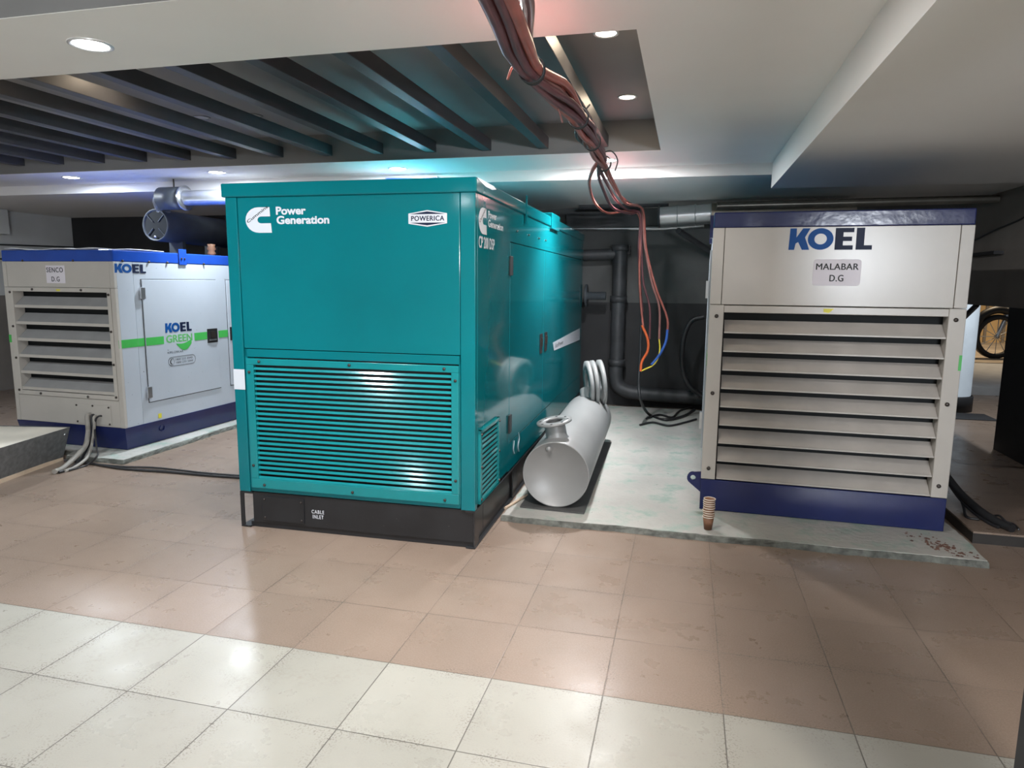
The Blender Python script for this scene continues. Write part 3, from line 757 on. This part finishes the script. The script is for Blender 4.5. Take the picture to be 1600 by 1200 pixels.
t = thing('exhaust_silencer', 'second long dark silencer beside the teal unit, behind the cross-ribbed one', 'silencer', (-2.05, 4.55, 2.12))
MB().lathe((0, 0, 0), (.05, 1, -.02), [(0, .001), (0, .19), (.01, .20), (1.25, .20), (1.26, .001)], 40).build('drum', M['silencer'], t)
B(-.10, .10, .3, .35, -.325, -.15).build('support_leg', M['silencer'], t)
# bright flanged pipe running right
t = thing('exhaust_pipe', 'shiny silver flanged pipe under the soffit left of the teal unit', 'pipe', (-2.42, 3.78, 2.42))
MB().tube([(0, 0, 0), (2.9, .05, 0)], .078, 28).build('pipe', M['duct'], t)
MB().lathe((.28, 0, 0), (1, 0, 0), [(0, .078), (0, .128), (.014, .128), (.014, .078)], 32).build('flange', M['steel'], t)
MB().lathe((.0, 0, 0), (1, 0, 0), [(0, .001), (0, .115), (.27, .115), (.27, .07)], 28).build('collar', M['silencer'], t)
for xx in (.14,): MB().tube([(xx, .02, .07), (xx, .02, .198)], .008, 6).build('hanger_rod', M['bolt'], t)
# sign on the fascia
sgn = thing('wall_sign', 'small blue sign with white lettering just showing behind the teal roof', 'sign', (.31, 3.938, 2.45))
B(-.26, .26, 0, .02, -.16, .132).build('panel', M['signblue'], sgn)
fr = MB(); fr.box(-.27, .27, -.004, .02, .13, .138); fr.box(.262, .27, -.004, .02, -.16, .138); fr.box(-.27, -.262, -.004, .02, -.16, .138); fr.build('frame', M['steel'], sgn)

# insulated duct to the right above the MALABAR unit
t = thing('insulated_duct', 'foil-clad round duct running behind the MALABAR unit roof', 'duct', (0, 0, 0))
pA = at_y(1030, 339, 5.75); pB = Vector((5.90, 5.62, 2.34))
pm = at_y(1110, 334, 5.74)
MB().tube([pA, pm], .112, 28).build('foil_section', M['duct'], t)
MB().tube([pm, at_y(1335, 336, 5.72)], .118, 28).build('lagged_section', M['duct_brown'], t)
MB().lathe(pA, (pm-pA), [(-.012, .06), (-.012, .124), (.012, .124), (.012, .1)], 28).build('end_flange', M['pipe_dark'], t)
for k in (.35, .7, 1.0):
    MB().lathe(pA+(pm-pA)*k, (pm-pA), [(0, .112), (.0, .121), (.012, .121), (.012, .112)], 28).build('band', M['steel'], t)
MB().tube([at_y(1060, 360, 5.75), at_y(1062, 362, 5.78), at_y(1118, 398, 6.0)], .035, 10).build('stay', M['pipe_dark'], t)
o = MB().tube([at_y(1120, 322, 5.45), at_x(1560, 311, 5.93)], .042, 20).build('steel_pipe', M['pipe_grey']); tag(o, 'dim steel pipe under the ceiling entering the brown right wall', 'pipe')
o = MB().tube([at_y(905, 322, 6.05), at_y(1045, 317, 6.05)], .045, 16).build('steel_pipe', M['pipe_dark']); tag(o, 'dark pipe under the beam at the back, left of the foil duct', 'pipe')
o = MB().tube([at_y(895, 357, 6.46), at_y(1035, 357, 6.46), at_y(1100, 352, 6.46)], .030, 12).build('conduit', M['steel']); tag(o, 'thin pale conduit on the back wall below the dark pipe', 'pipe')
o = B(at_y(885, 350, 6.3).x, at_y(1000, 350, 6.3).x, 6.30, 6.495, 2.28, 2.45).build('cable_tray', M['pipe_dark']); tag(o, 'dark cable tray at the back above the vertical pipe', 'cable tray')
# vertical drain pipe
t = thing('drain_pipe', 'dark vertical pipe with elbow against the back wall right of the teal unit', 'pipe', (0, 0, 0))
x_ = at_y(966, 480, 6.28).x
MB().tube(spline([(x_, 6.28, 2.02), (x_, 6.28, 1.5), (x_, 6.28, .8), (x_, 6.28, .38), (x_+.10, 6.28, .24), (x_+.35, 6.28, .20), (x_+1.1, 6.28, .18)], 8), .088, 22).build('pipe', M['pipe_dark'], t)
for z in (1.98, 1.35, .55): MB().lathe((x_, 6.28, z), (0, 0, 1), [(0, .088), (0, .108), (.08, .108), (.08, .088)], 22).build('coupling', M['pipe_dark'], t)
MB().tube([(x_-.45, 6.28, 1.93), (x_+.02, 6.28, 1.95)], .07, 16).build('branch', M['pipe_dark'], t)
B(x_-.12, x_+.12, 6.35, 6.49, 1.95, 2.05).build('bracket', M['pipe_dark'], t)
t = thing('flanged_stub', 'grey flanged pipe stub near the rear corner of the teal unit', 'pipe', tuple(at_y(915, 462, 6.1)))
MB().lathe((0, 0, 0), (1, 0, 0), [(0, .001), (0, .14), (.02, .14), (.02, .05), (.25, .05), (.25, .001)], 24).build('stub', M['silencer'], t)

# ================================================================== TANK ON THE PAD
t = thing('storage_tank', 'silver-grey cylindrical tank lying on the pad beside the teal unit', 'tank', (2.140, 1.97, .30))
onto(t)
f0 = Vector((0, 0, 0)); f1 = Vector((-.075, 2.12, -.005)); ax = (f1-f0).normalized(); L_ = (f1-f0).length
R_ = .228
MB().lathe(f0, ax, [(.004, .001), (.004, R_-.012), (0, R_-.010), (-.003, R_-.002), (.003, R_), (L_-.05, R_), (L_-.015, R_*.93), (L_, R_*.7), (L_+.01, .001)], 64).build('shell', M['tank'], t)
nd = Vector((-.17, -.10, 1)).normalized(); nb_ = Vector((-.030, .20, .20))
MB().lathe(nb_, nd, [(0, .088), (.025, .074), (.13, .072), (.135, .072)], 32).build('nozzle', M['tank'], t)
fl = MB().lathe(nb_+nd*.125, nd, [(0, .060), (0, .124), (.014, .124), (.014, .060)], 36, close=True).build('flange', M['tank'], t)
a_ = nd.orthogonal().normalized(); b2 = nd.cross(a_)
for k in range(8):
    e = a_*math.cos(k*PI/4)+b2*math.sin(k*PI/4); MB().lathe(nb_+nd*.1395+e*.098, nd, [(0, .009), (.0008, .009), (.0009, .001)], 10).build('bolt_hole', M['gap'], fl)
MB().lathe(nb_+nd*.06, nd, [(0, .001), (0, .071)], 24).build('nozzle_throat', M['gap'], t)
MB().lathe((-.045, .004, .178), (0, -1, .1), [(0, .012), (.028, .012), (.03, .018), (.045, .018), (.047, .001)], 12).build('drain_plug', M['tank'], t)
# rear flange assembly
rp = f1*.93+Vector((.02, 0, .18))
MB().tube([rp, rp+Vector((-.02, .06, .10))], .08, 24).build('rear_nozzle', M['tank'], t)
fc = rp+Vector((-.02, -.02, .17)); fd = Vector((.93, .30, .10))
for k in (0, .05, .12): MB().lathe(fc+fd*k, fd, [(0, .10), (0, .215), (.032, .215), (.032, .10)], 36, close=True).build('rear_flange', M['tank'], t)
o = MB().hexa([(1.89, 1.985, .0405), (2.34, 1.965, .0405), (2.30, 4.1, .0405), (1.85, 4.1, .0405)], [(1.89, 1.985, .052), (2.34, 1.965, .052), (2.30, 4.1, .052), (1.85, 4.1, .052)]).build('base_plate', M['mat']); tag(o, 'flat dark grey plate on the pad underneath the silver tank', 'plate')
o = MB().tube([(1.80, 1.92, .050), (1.88, 2.25, .050)], .010, 6).build('wood_lath', M['wood']); tag(o, 'short pale stick between the teal unit skid and the tank', 'stick')

# ================================================================== CONCRETE PADS
def pad(name, pts, label, h=.04, seed=1):
    rnd = random.Random(seed)
    P = []
    for i, (a, b) in enumerate(zip(pts, pts[1:]+pts[:1])):
        a = Vector(a); b = Vector(b); L = (b-a).length; n = max(2, int(L/.05)); nr = Vector((-(b-a).y, (b-a).x)).normalized()
        for k in range(n): P.append(a+(b-a)*k/n+nr*rnd.uniform(-.005, .006)+nr*.006*math.sin(k*.37+seed))
    n = len(P)
    cen = sum((Vector(p) for p in pts), Vector((0, 0)))/len(pts)
    t = thing(name, label, 'plinth', (0, 0, 0))
    top = MB(); top.prism([(p.x, p.y, h*.55) for p in [q+(cen-q).normalized()*.010 for q in P]], (0, 0, h*.45)); top.build('painted_top', M['concrete'], t)
    vs = []
    for z, off in ((0, -.006), (h*.4, -.002), (h*.75, .002), (h*.93, .010)):
        for q in P:
            v = q+(cen-q).normalized()*(off+rnd.uniform(-.004, .004)); vs.append((v.x, v.y, z))
    fs = [(j*n+i, j*n+(i+1) % n, (j+1)*n+(i+1) % n, (j+1)*n+i) for j in range(3) for i in range(n)]+[list(range(3*n, 4*n))]
    e = MB(); e.add(vs, fs); e.build('broken_edge', M['concrete_edge'], t)
    return t
pad('concrete_pad', [(1.80, 1.80), (4.69, 1.79), (4.69, 6.2), (1.80, 6.2)], 'greenish concrete pad under the silver tank and the MALABAR unit', seed=2)
pad('concrete_pad', [(-3.6, 2.42), (-2.36, 2.42), (-2.30, 2.285), (-1.705, 2.285), (-1.73, 5.6), (-3.6, 5.6)], 'greenish concrete pad under the SENCO unit', seed=5)
# raised platform at the right edge
pl = thing('raised_platform', 'low tiled platform with black riser right of the MALABAR unit', 'platform', (0, 0, 0))
px0, py0, pz0 = 4.75, 2.20, .078
B(px0, X1-.005, py0+.012, 4.0, 0, pz0-.012).build('core', M['riser'], pl)
B(px0-.004, X1-.005, py0, 4.0, pz0-.012, pz0).build('top_tiles', M['floor'], pl)
B(px0-.002, X1-.005, py0+.004, py0+.014, 0, pz0-.012).build('riser', M['riser'], pl)
# crumbled red debris by the pad corner
db = MB(); rnd = random.Random(4)
for k in range(90):
    x = rnd.gauss(4.50, .07); y = min(2.2, max(1.83, 1.98+(x-4.5)*-.6+rnd.gauss(0, .07))); s = rnd.uniform(.002, .008)
    a = rnd.uniform(0, PI); c_, s_ = math.cos(a)*s*2, math.sin(a)*s
    db.hexa([(x-c_, y-s_, .0405), (x+s_, y-c_, .0405), (x+c_, y+s_, .0405), (x-s_, y+c_, .0405)], [(x-c_*.6, y-s_*.6, .0405+s*.6), (x+s_*.6, y-c_*.6, .0405+s*.6), (x+c_*.6, y+s_*.6, .0405+s*.6), (x-s_*.6, y+c_*.6, .0405+s*.6)])
o = db.build('brick_crumbs', mat('brick_red', (.11, .055, .04), .9, var=.4)); tag(o, 'reddish crumbs scattered on the right corner of the pad', 'debris'); o['kind'] = 'stuff'

# ================================================================== PAPER CUPS
cx_, cy_ = 3.1445, 1.901
t0 = None
for i in range(9):
    z = .0405+i*.0145 if i else .0405
    lab = ['lowest brown paper cup of the stack on the pad', 'brown paper cup second from the bottom of the stack', 'brown paper cup third from the bottom of the stack', 'brown paper cup fourth from the bottom of the stack', 'brown paper cup in the middle of the stack', 'brown paper cup fourth from the top of the stack', 'brown paper cup third from the top of the stack', 'brown paper cup just below the topmost of the stack', 'topmost brown paper cup of the stack on the pad'][i]
    if t0 is None:
        t0 = thing('paper_cup', lab, 'cup', (cx_, cy_, z), 0, 'stacked paper cups')
        MB().lathe((0, 0, 0), (0, 0, 1), [(.004, .001), (.004, .0235), (0, .0245), (.082, .0345), (.082, .0335), (.006, .0228), (.006, .001)], 28).build('cup_body', M['kraft'], t0)
        MB().lathe((0, 0, .082), (0, 0, 1), [(-.002, .0345), (-.001, .0375), (.003, .0375), (.004, .0345), (.001, .0335)], 28, close=True).build('rim', M['cuprim'], t0)
        base_t = t0
    else:
        r2 = base_t.copy(); COL.objects.link(r2); r2['label'] = lab
        zz = .0405+i*.0145+ (.002 if i > 3 else 0)
        r2.location = (cx_+.0012*math.sin(i*1.7), cy_, zz); r2.rotation_euler = (.01*math.sin(i), .012*math.cos(i*2), i)
        for ch in base_t.children:
            c2 = ch.copy(); c2.parent = r2; COL.objects.link(c2)

# ================================================================== STEEL TROUGH, LATH, FLOOR CABLES (LEFT)
t = thing('steel_trough', 'galvanised steel trough with a pale stone slab lid at the left edge', 'trough', (0, 0, 0))
e0 = Vector((-2.336, 2.27, 0)); e1 = Vector((-2.09, 1.05, 0))
tp = .30
dirv = (e1-e0).normalized(); nrm = -Vector((-dirv.y, dirv.x, 0)); 
if nrm.x > 0: nrm = -nrm
w_ = .78; fl_ = -nrm*.095
c0, c1, c2_, c3 = e0, e1, e1+nrm*w_, e0+nrm*w_
def hz(p, z): return (p.x, p.y, z)
cenb = (c0+c2_)/2
def top_(p, z): return hz(p+(fl_ if (p-cenb).dot(-nrm) > 0 else -fl_)*(z/tp), z)
tb = MB(); th = .004
for a, b in ((c0, c1), (c1, c2_), (c2_, c3), (c3, c0)):
    inn = (cenb-(a+b)/2).normalized()*th
    tb.hexa([hz(a, 0), hz(b, 0), hz(b+inn, 0), hz(a+inn, 0)], [top_(a, tp), top_(b, tp), tuple(Vector(top_(b, tp))+inn), tuple(Vector(top_(a, tp))+inn)])
tb.build('side_sheets', M['galv'], t)
MB().hexa([tuple(Vector(top_(p, tp-.02))+(cenb-p).normalized()*.012) for p in (c0, c1, c2_, c3)], [tuple(Vector(top_(p, tp-.004))+(cenb-p).normalized()*.012) for p in (c0, c1, c2_, c3)]).build('stone_lid', M['marble'], t)
MB().lathe(Vector(top_(e0+dirv*.05, .24)), -nrm, [(0, .012), (.004, .012), (.006, .001)], 12).build('rivet', M['steel'], t)
off = -nrm*.008
la = MB(); A = e0+off-dirv*.0; Bq = e1+off*3
la.hexa([hz(A, 0), hz(Bq, 0), hz(Bq+nrm*.018, 0), hz(A+nrm*.018, 0)], [hz(A, .034), hz(Bq, .034), hz(Bq+nrm*.018, .034), hz(A+nrm*.018, .034)])
o = la.build('wood_lath', M['wood']); tag(o, 'long pale wooden lath on the floor along the steel trough', 'lath')
def gl(x, y, z):    # left unit local -> world
    x, y, z = x*KS, y*KS, z*KS-.0207
    c_, s_ = math.cos(-.039), math.sin(-.039); return Vector((-3.177+x*c_-y*s_, 2.584+x*s_+y*c_, z))
def fz(u, v, z=.012): return at_z(u, v, z)
def cable(pts, r, m, label, cat='cable', group=None, k=10):
    o = MB().tube(spline(pts, k), r, 10).build('cable', m); tag(o, label, cat, group); return o
cable([gl(.885, .012, .375), gl(.885, -.035, .372), gl(.90, -.05, .30), gl(.90, -.055, .22), at_y(134, 695, 2.35), at_y(124, 708, 2.2)+Vector((0, 0, 0)), fz(100, 730, .022), fz(85, 737, .022)], .021, M['grey_cable'], 'thick dusty cable from the SENCO unit plate, leftmost of the bunch')
cable([gl(.955, .012, .365), gl(.955, -.03, .36), gl(.965, -.045, .28), gl(.955, -.06, .18), at_y(138, 712, 2.25), fz(120, 728, .014), fz(102, 736, .012)], .013, M['grey_cable'], 'thin dusty cable from the SENCO unit plate, right of the thick one')
cable([gl(.925, .012, .372), gl(.925, -.025, .37), gl(.935, -.04, .30), gl(.935, -.045, .20), at_y(130, 712, 2.3), fz(112, 731, .014), fz(92, 738, .012)], .011, M['black_cable'], 'thin black cable between the two dusty ones at the SENCO unit')
cable([gl(1.02, .012, .368), gl(1.0, -.02, .372), gl(.975, -.035, .34), gl(.968, -.045, .25), at_y(151, 700, 2.3), at_y(152, 712, 2.2), fz(135, 727, .010), fz(108, 735, .010)], .008, M['black_cable'], 'short black lead from the right hole of the SENCO unit plate')
A0 = fz(0, 762, .045)
cable([fz(100, 719, .045), fz(130, 722, .015), fz(190, 732, .012), fz(260, 737, .012), fz(330, 743, .012), fz(385, 747, .012), fz(430, 752, .012)], .010, M['black_cable'], 'black cable across the brown floor from the trough to the teal unit, near one')
cable([fz(118, 722, .012), fz(190, 729, .012), fz(245, 731, .012), fz(320, 739, .012), fz(385, 744, .012), fz(430, 748, .012)], .008, M['black_cable'], 'thin black cable across the floor to the teal unit, far one')

# floor cables right of the MALABAR unit
def pzr(u, v, z=None): return at_z(u, v, pz0+.02 if z is None else z)
st0 = at_y(1478, 743, 2.95)
cable([st0, at_y(1500, 770, 2.75), at_y(1530, 797, 2.5), pzr(1558, 815, pz0+.03), pzr(1582, 826, pz0+.026)], .026, M['black_cable'], 'thick black cable coming down right of the MALABAR unit')
cable([at_y(1478, 748, 2.93), at_y(1496, 775, 2.75), at_y(1518, 798, 2.55), pzr(1545, 817, pz0+.012), pzr(1560, 824, pz0+.012)], .010, M['black_cable'], 'thin black cable along the left side of the thick black one')
cable([at_y(1478, 753, 2.9), at_y(1495, 768, 2.8), at_y(1505, 790, 2.65), pzr(1510, 807, pz0+.010), pzr(1530, 812, pz0+.008)], .009, M['black_cable'], 'thin black cable bending down to the platform, outermost left')
cable([pzr(1552, 806, pz0+.010), pzr(1562, 806, pz0+.03), pzr(1572, 815, pz0+.01), pzr(1584, 819, pz0+.008), pzr(1592, 827, pz0+.008)], .007, M['black_cable'], 'small black lead curling over the thick cable end')

# ================================================================== RED CABLE BUNDLE UNDER THE CEILING
t = thing('cable_bundle', 'twisted bundle of red and pink cables hanging under the ceiling', 'cable bundle', (2.3, 1.0, 2.5))
O = Vector(t.location)
main = [Vector(p) for p in ((2.50, -2.2, 2.50), (2.42, -1.0, 2.50), (2.345, -.21, 2.50), (2.280, .25, 2.50), (2.262, .55, 2.49), (2.30, 1.0, 2.50), (2.325, 1.45, 2.49), (2.312, 2.10, 2.49), (2.30, 2.85, 2.475))]
KB = .84
def bk_(y): return CAM[1]+KB*(y-CAM[1])
main = [Vector([CAM[i]+KB*(p[i]-CAM[i]) for i in range(3)]) for p in main]
ms = spline(main, 12)
def tight(y):      # bundle radius along its run: drawn in at the ties, slack between
    ties = [bk_(q) for q in (.55, 1.45, 2.1, 2.85)]
    d = min(abs(y-q) for q in ties)
    return (.026+.020*min(1, d/.30))*KB*max(.62, 1.08-.17*(y+.3))
mats = [M['red_cable'], M['maroon_cable'], M['pink_cable'], M['red_cable'], M['maroon_cable'], M['maroon_cable'], M['pink_cable']]
ends = [
    # three strands loop down at the left, then join the vertical drop
    [(925, 268, 2.1), (921, 290, 2.7), (930, 318, 3.6), (950, 333, 4.6), (985, 330, 4.95), (1001, 345, 5.0), (999, 420, 5.0), (1001, 470, 5.0), (1005, 510, 5.0)],
    [(938, 266, 2.1), (950, 290, 2.7), (962, 312, 3.6), (980, 328, 4.7), (1000, 334, 4.95), (1002, 380, 5.0), (1005, 440, 5.0), (1015, 480, 5.0), (1015, 530, 5.0)],
    [(943, 262, 2.1), (955, 285, 2.7), (968, 305, 3.6), (988, 320, 4.7), (1003, 328, 4.95), (1007, 380, 5.0), (1018, 440, 5.0), (1030, 480, 5.0), (1030, 530, 5.0)],
    [(948, 262, 2.1), (962, 292, 2.7), (978, 318, 3.7), (998, 322, 4.8), (1006, 335, 4.95), (1010, 390, 5.0), (1025, 450, 5.0), (1042, 495, 5.0), (1043, 520, 5.0)],
    [(935, 268, 2.1), (942, 295, 2.7), (958, 325, 3.7), (985, 334, 4.75), (1000, 335, 4.98), (998, 390, 5.03), (1000, 440, 5.03), (1004, 487, 5.03)],
]
def shift(P): return [Vector(p)-O for p in P]
cab = []
for k in range(7):
    path = []
    for i, p in enumerate(ms):
        a = 2*PI*k/6+1.1*p.y+.35*math.sin(p.y*3+k)
        R0 = tight(p.y)*(1.0+.25*math.sin(k*2.3+p.y*2))
        if k == 6: R0 *= .25
        q = p+Vector((math.cos(a)*R0, 0, math.sin(a)*R0))
        path.append(q)
    if k < 5: path = path[:-3]+spline([path[-3]]+[at_y(*e) for e in ends[k]], 8)
    cab.append(MB().tube(shift(path), [(.0175 if k < 5 else .015)*max(.66, 1.08-.17*(p.y+.3)) for p in path], 12).build('cable', mats[k], t))
    if k == 0:
        MB().tube(shift(spline([at_y(1003, 508, 5.0), at_y(1012, 530, 5.0), at_y(1012, 548, 5.0), at_y(1003, 565, 5.0), at_y(1001, 580, 5.0)], 6)), .014, 8).build('orange_core', M['orange_core'], cab[-1])
    if k == 3:
        MB().tube(shift(spline([at_y(1043, 515, 5.0), at_y(1040, 535, 5.0), at_y(1030, 555, 5.0), at_y(1018, 570, 5.0)], 6)), .014, 8).build('blue_core', M['blue_core'], cab[-1])
    if k == 2:
        MB().tube(shift(spline([at_y(1030, 530, 5.0), at_y(1031, 545, 5.0), at_y(1028, 560, 5.0), at_y(1020, 571, 5.0), at_y(1010, 576, 5.0), at_y(1001, 580, 5.0)], 6)), .008, 8).build('yellow_core', M['yellow_core'], cab[-1])
for y in map(bk_, (.55, 1.45, 2.10, 2.85)):
    i = min(range(len(ms)), key=lambda q: abs(ms[q].y-y)); p = ms[i]-O; d = (ms[i+1 if i+1 < len(ms) else i]-ms[i-1]).normalized()
    tie = MB(); 
    for j in range(3): tie.lathe(p+d*(j*.014-.014), d+Vector((.2*(j-1), 0, .1)), [(0, .046), (.004, .049), (.008, .046), (.004, .043)], 20, close=True)
    tie.build('binding_wire', M['black_cable'], t)
for pts in ([(830, 95, 0.124), (812, 98, 0.107), (800, 106, 0.090), (793, 125, 0.090)], [(862, 140, 0.443), (868, 160, 0.443), (873, 172, 0.485), (879, 192, 0.485)], [(938, 240, 1.997), (955, 236, 1.997), (965, 250, 1.997), (961, 267, 1.997)], [(912, 185, 1.367), (906, 165, 1.325), (908, 178, 1.367), (922, 163, 1.367)]):
    MB().tube(shift(spline([at_y(*p) for p in pts], 6)), .0045, 6).build('loose_tie_end', M['pink_cable'] if pts[0][0] < 900 else M['black_cable'], t)
MB().tube(shift(spline([at_y(905, 190, 1.45), at_y(903, 212, 1.6), at_y(920, 228, 1.8), at_y(938, 238, 1.97)], 8)), .017, 10).build('cable', M['black_cable'], t)
for y in (-1.2, -.7):      # hooks up to the ceiling
    i = min(range(len(ms)), key=lambda q: abs(ms[q].y-y)); p = ms[i]-O
    top = (ZC if not (RY0 < y < RY1 or SY0 < y < SY1) else ZR)-O.z
    MB().tube([p, Vector((p.x, p.y, top))], .003, 6).build('hanger_wire', M['black_cable'], t)

cable([at_y(1003, 480, 5.06), at_y(1000, 560, 5.05), at_y(998, 600, 5.0), at_y(1002, 628, 5.0), at_z(1015, 648, .06), at_z(1040, 656, .057), at_z(1068, 650, .057), at_z(1085, 640, .057)], .016, M['black_cable'], 'black cable dropping from the red bundle to the back of the pad')
cable([at_z(1000, 664, .053), at_z(1020, 660, .053), at_z(1045, 665, .053), at_z(1070, 660, .053), at_z(1088, 655, .053)], .012, M['black_cable'], 'thin black cable lying on the pad left of the MALABAR unit, near one')
cable([at_z(1010, 654, .053), at_z(1030, 648, .053), at_z(1050, 652, .053), at_z(1062, 642, .053), at_z(1080, 636, .053)], .012, M['black_cable'], 'thin black cable lying on the pad left of the MALABAR unit, far one')
cable([at_y(1100, 495, 5.9), at_y(1080, 502, 5.9), at_y(1068, 530, 5.9), at_y(1066, 570, 5.9), at_y(1075, 600, 5.9), at_y(1095, 618, 5.9)], .03, M['black_cable'], 'big black cable loop on the back wall behind the MALABAR unit')

# ================================================================== RIGHT OPENING AND STREET
t = thing('round_column', 'scuffed white column with black foot seen through the right opening', 'column', (6.29, 7.45, 0))
MB().lathe((0, 0, 0), (0, 0, 1), [(.20, .27), (.20, .255), (3.0, .255)], 40).build('shaft', M['column'], t)
MB().lathe((0, 0, 0), (0, 0, 1), [(0, .001), (0, .285), (.19, .285), (.20, .275), (.20, .25)], 40).build('foot', M['dark_wall'], t)
o = B(6.15, 6.62, 6.7, 7.15, .001, .008).build('drain_grate', M['dark_wall']); o.rotation_euler = (0, 0, 0); tag(o, 'dark drain cover on the ground before the white column', 'drain cover')
o = B(6.9, 16, 8.9, 12.5, .001, .12).build('street_kerb', M['outer_slab']); tag(o, 'pale raised kerb outside beyond the white column', 'kerb')
o = B(6.2, 16, 12.5, 18, .002, .13).build('street_ground', M['outer_ground']); tag(o, 'warm lit dusty street ground seen through the right opening', 'ground')
wl = thing('street_wall', 'ochre panelled wall across the street in warm light', 'wall', (0, 0, 0))
B(6.0, 18, 18, 18.2, 0, 6).build('wall_face', M['warm_wall'], wl)
for k in range(24): 
    B(8.0+k*.42, 8.06+k*.42, 17.94, 18.0, 0, 6).build('batten', M['brown_wall'], wl)
# motorbike in the street, mostly its wheels show
q = at_z(1557, 590, .13); q = Vector((q.x, q.y, .13))
qb = at_y(1556, 545, 13.6)
mbk = thing('motorbike', 'dark motorbike parked outside in the warm street light', 'motorbike', (qb.x+.75, 13.6, .13), math.radians(8)); mbk.scale = (1.3, 1.3, 1.3)
def wheel(x):
    wo = MB(); wo.lathe((x, -.04, .34), (0, 1, 0), [(0, .27), (0, .33), (.03, .345), (.08, .345), (.08, .27)], 32, close=True); w1 = wo.build('wheel', M['rubber'], mbk)
    sp_ = MB(); sp_.lathe((x, -.02, .34), (0, 1, 0), [(0, .03), (.05, .03)], 12)
    for k in range(12): sp_.tube([(x, .0, .34), (x+.27*math.cos(k*PI/6), 0, .34+.27*math.sin(k*PI/6))], .006, 5)
    sp_.build('spokes', M['steel'], w1)
wheel(-.62); wheel(.62)
MB().tube(spline([(-.95, .0, .50), (-.85, 0, .68), (-.62, 0, .76), (-.36, 0, .66), (-.25, 0, .45)], 6), .06, 10).build('mudguard', M['rubber'], mbk)
MB().tube(spline([(-.62, .0, .34), (-.50, 0, .7), (-.38, 0, 1.02)], 6), .03, 8).build('fork', M['steel'], mbk)
MB().tube([(-.38, -.33, 1.05), (-.38, .33, 1.05)], .015, 8).build('handlebar', M['rubber'], mbk)
MB().lathe((-.30, 0, .86), (1, 0, -.1), [(0, .02), (.06, .12), (.30, .14), (.45, .08), (.46, .001)], 20).build('fuel_tank', M['silencer'], mbk)
B(.12, .75, -.13, .13, .76, .86).build('seat', M['rubber'], mbk, bevel=.03)
MB().tube(spline([(-.35, 0, .8), (-.15, 0, .42), (.2, 0, .36), (.62, 0, .34)], 6), .035, 8).build('frame', M['rubber'], mbk)
B(-.15, .22, -.13, .13, .30, .62).build('engine', M['silencer'], mbk, bevel=.03)
# street lamp light (warm)
sl_ = thing('street_lamp', 'warm lamp head lighting the street outside the opening', 'lamp', (9.5, 14.5, 4.6))
MB().lathe((0, 0, 0), (0, 0, -1), [(-.08, .03), (-.06, .16), (0, .2), (.0, .001)], 20).build('shade', M['rubber'], sl_)
l = bpy.data.lights.new('lamp_light', 'SPOT'); l.energy = 700; l.spot_size = math.radians(112); l.spot_blend = .5; l.color = (1, .78, .52); l.shadow_soft_size = .3
lo = bpy.data.objects.new('lamp_light', l); COL.objects.link(lo); lo.parent = sl_; lo.location = (0, 0, -.25)
MB().tube([(0, 0, .08), (0, .6, .3), (0, 1.6, -.2), (0, 1.6, -4.45)], .05, 8).build('pole', M['rubber'], sl_)
struct(B(X1+.2, 8.4, 5.0, 9.5, 3.0, 3.1).build('ceiling', M['ceil']))  # unseen canopy slab, added to carry the lamp below
downlight(6.5, 6.3, 2.999, 'added downlight under the added canopy outside the opening', k=1.0)  # unseen lamp added to brighten the white column
# strut under the lintel
o = MB().tube([(5.99, 5.98, 1.389), (5.99, 6.38, 1.20)], .03, 6).build('lintel_strut', M['rubber']); tag(o, 'dark diagonal strut under the lintel of the right opening', 'strut')
# dark shelf edge on the right wall
o = B(5.86, X1, 5.35, 6.1, 1.905, 1.935).build('wall_rail', M['dark_wall']); tag(o, 'short dark rail on the brown right wall above the opening', 'rail')
cable([(X1-.012, 6.3, 2.05), (X1-.012, 5.6, 2.15), (X1-.012, 5.0, 2.22), (X1-.012, 4.6, 2.33)], .009, M['black_cable'], 'thin dark cable sloping across the brown right wall')
# dark column at the right photo edge, near the camera
xq = at_y(1594, 1120, -.6).x
o = B(xq, xq+.3, -.9, -.6, 0, DZ).build('trim_3', M['dark_wall']); struct(o)
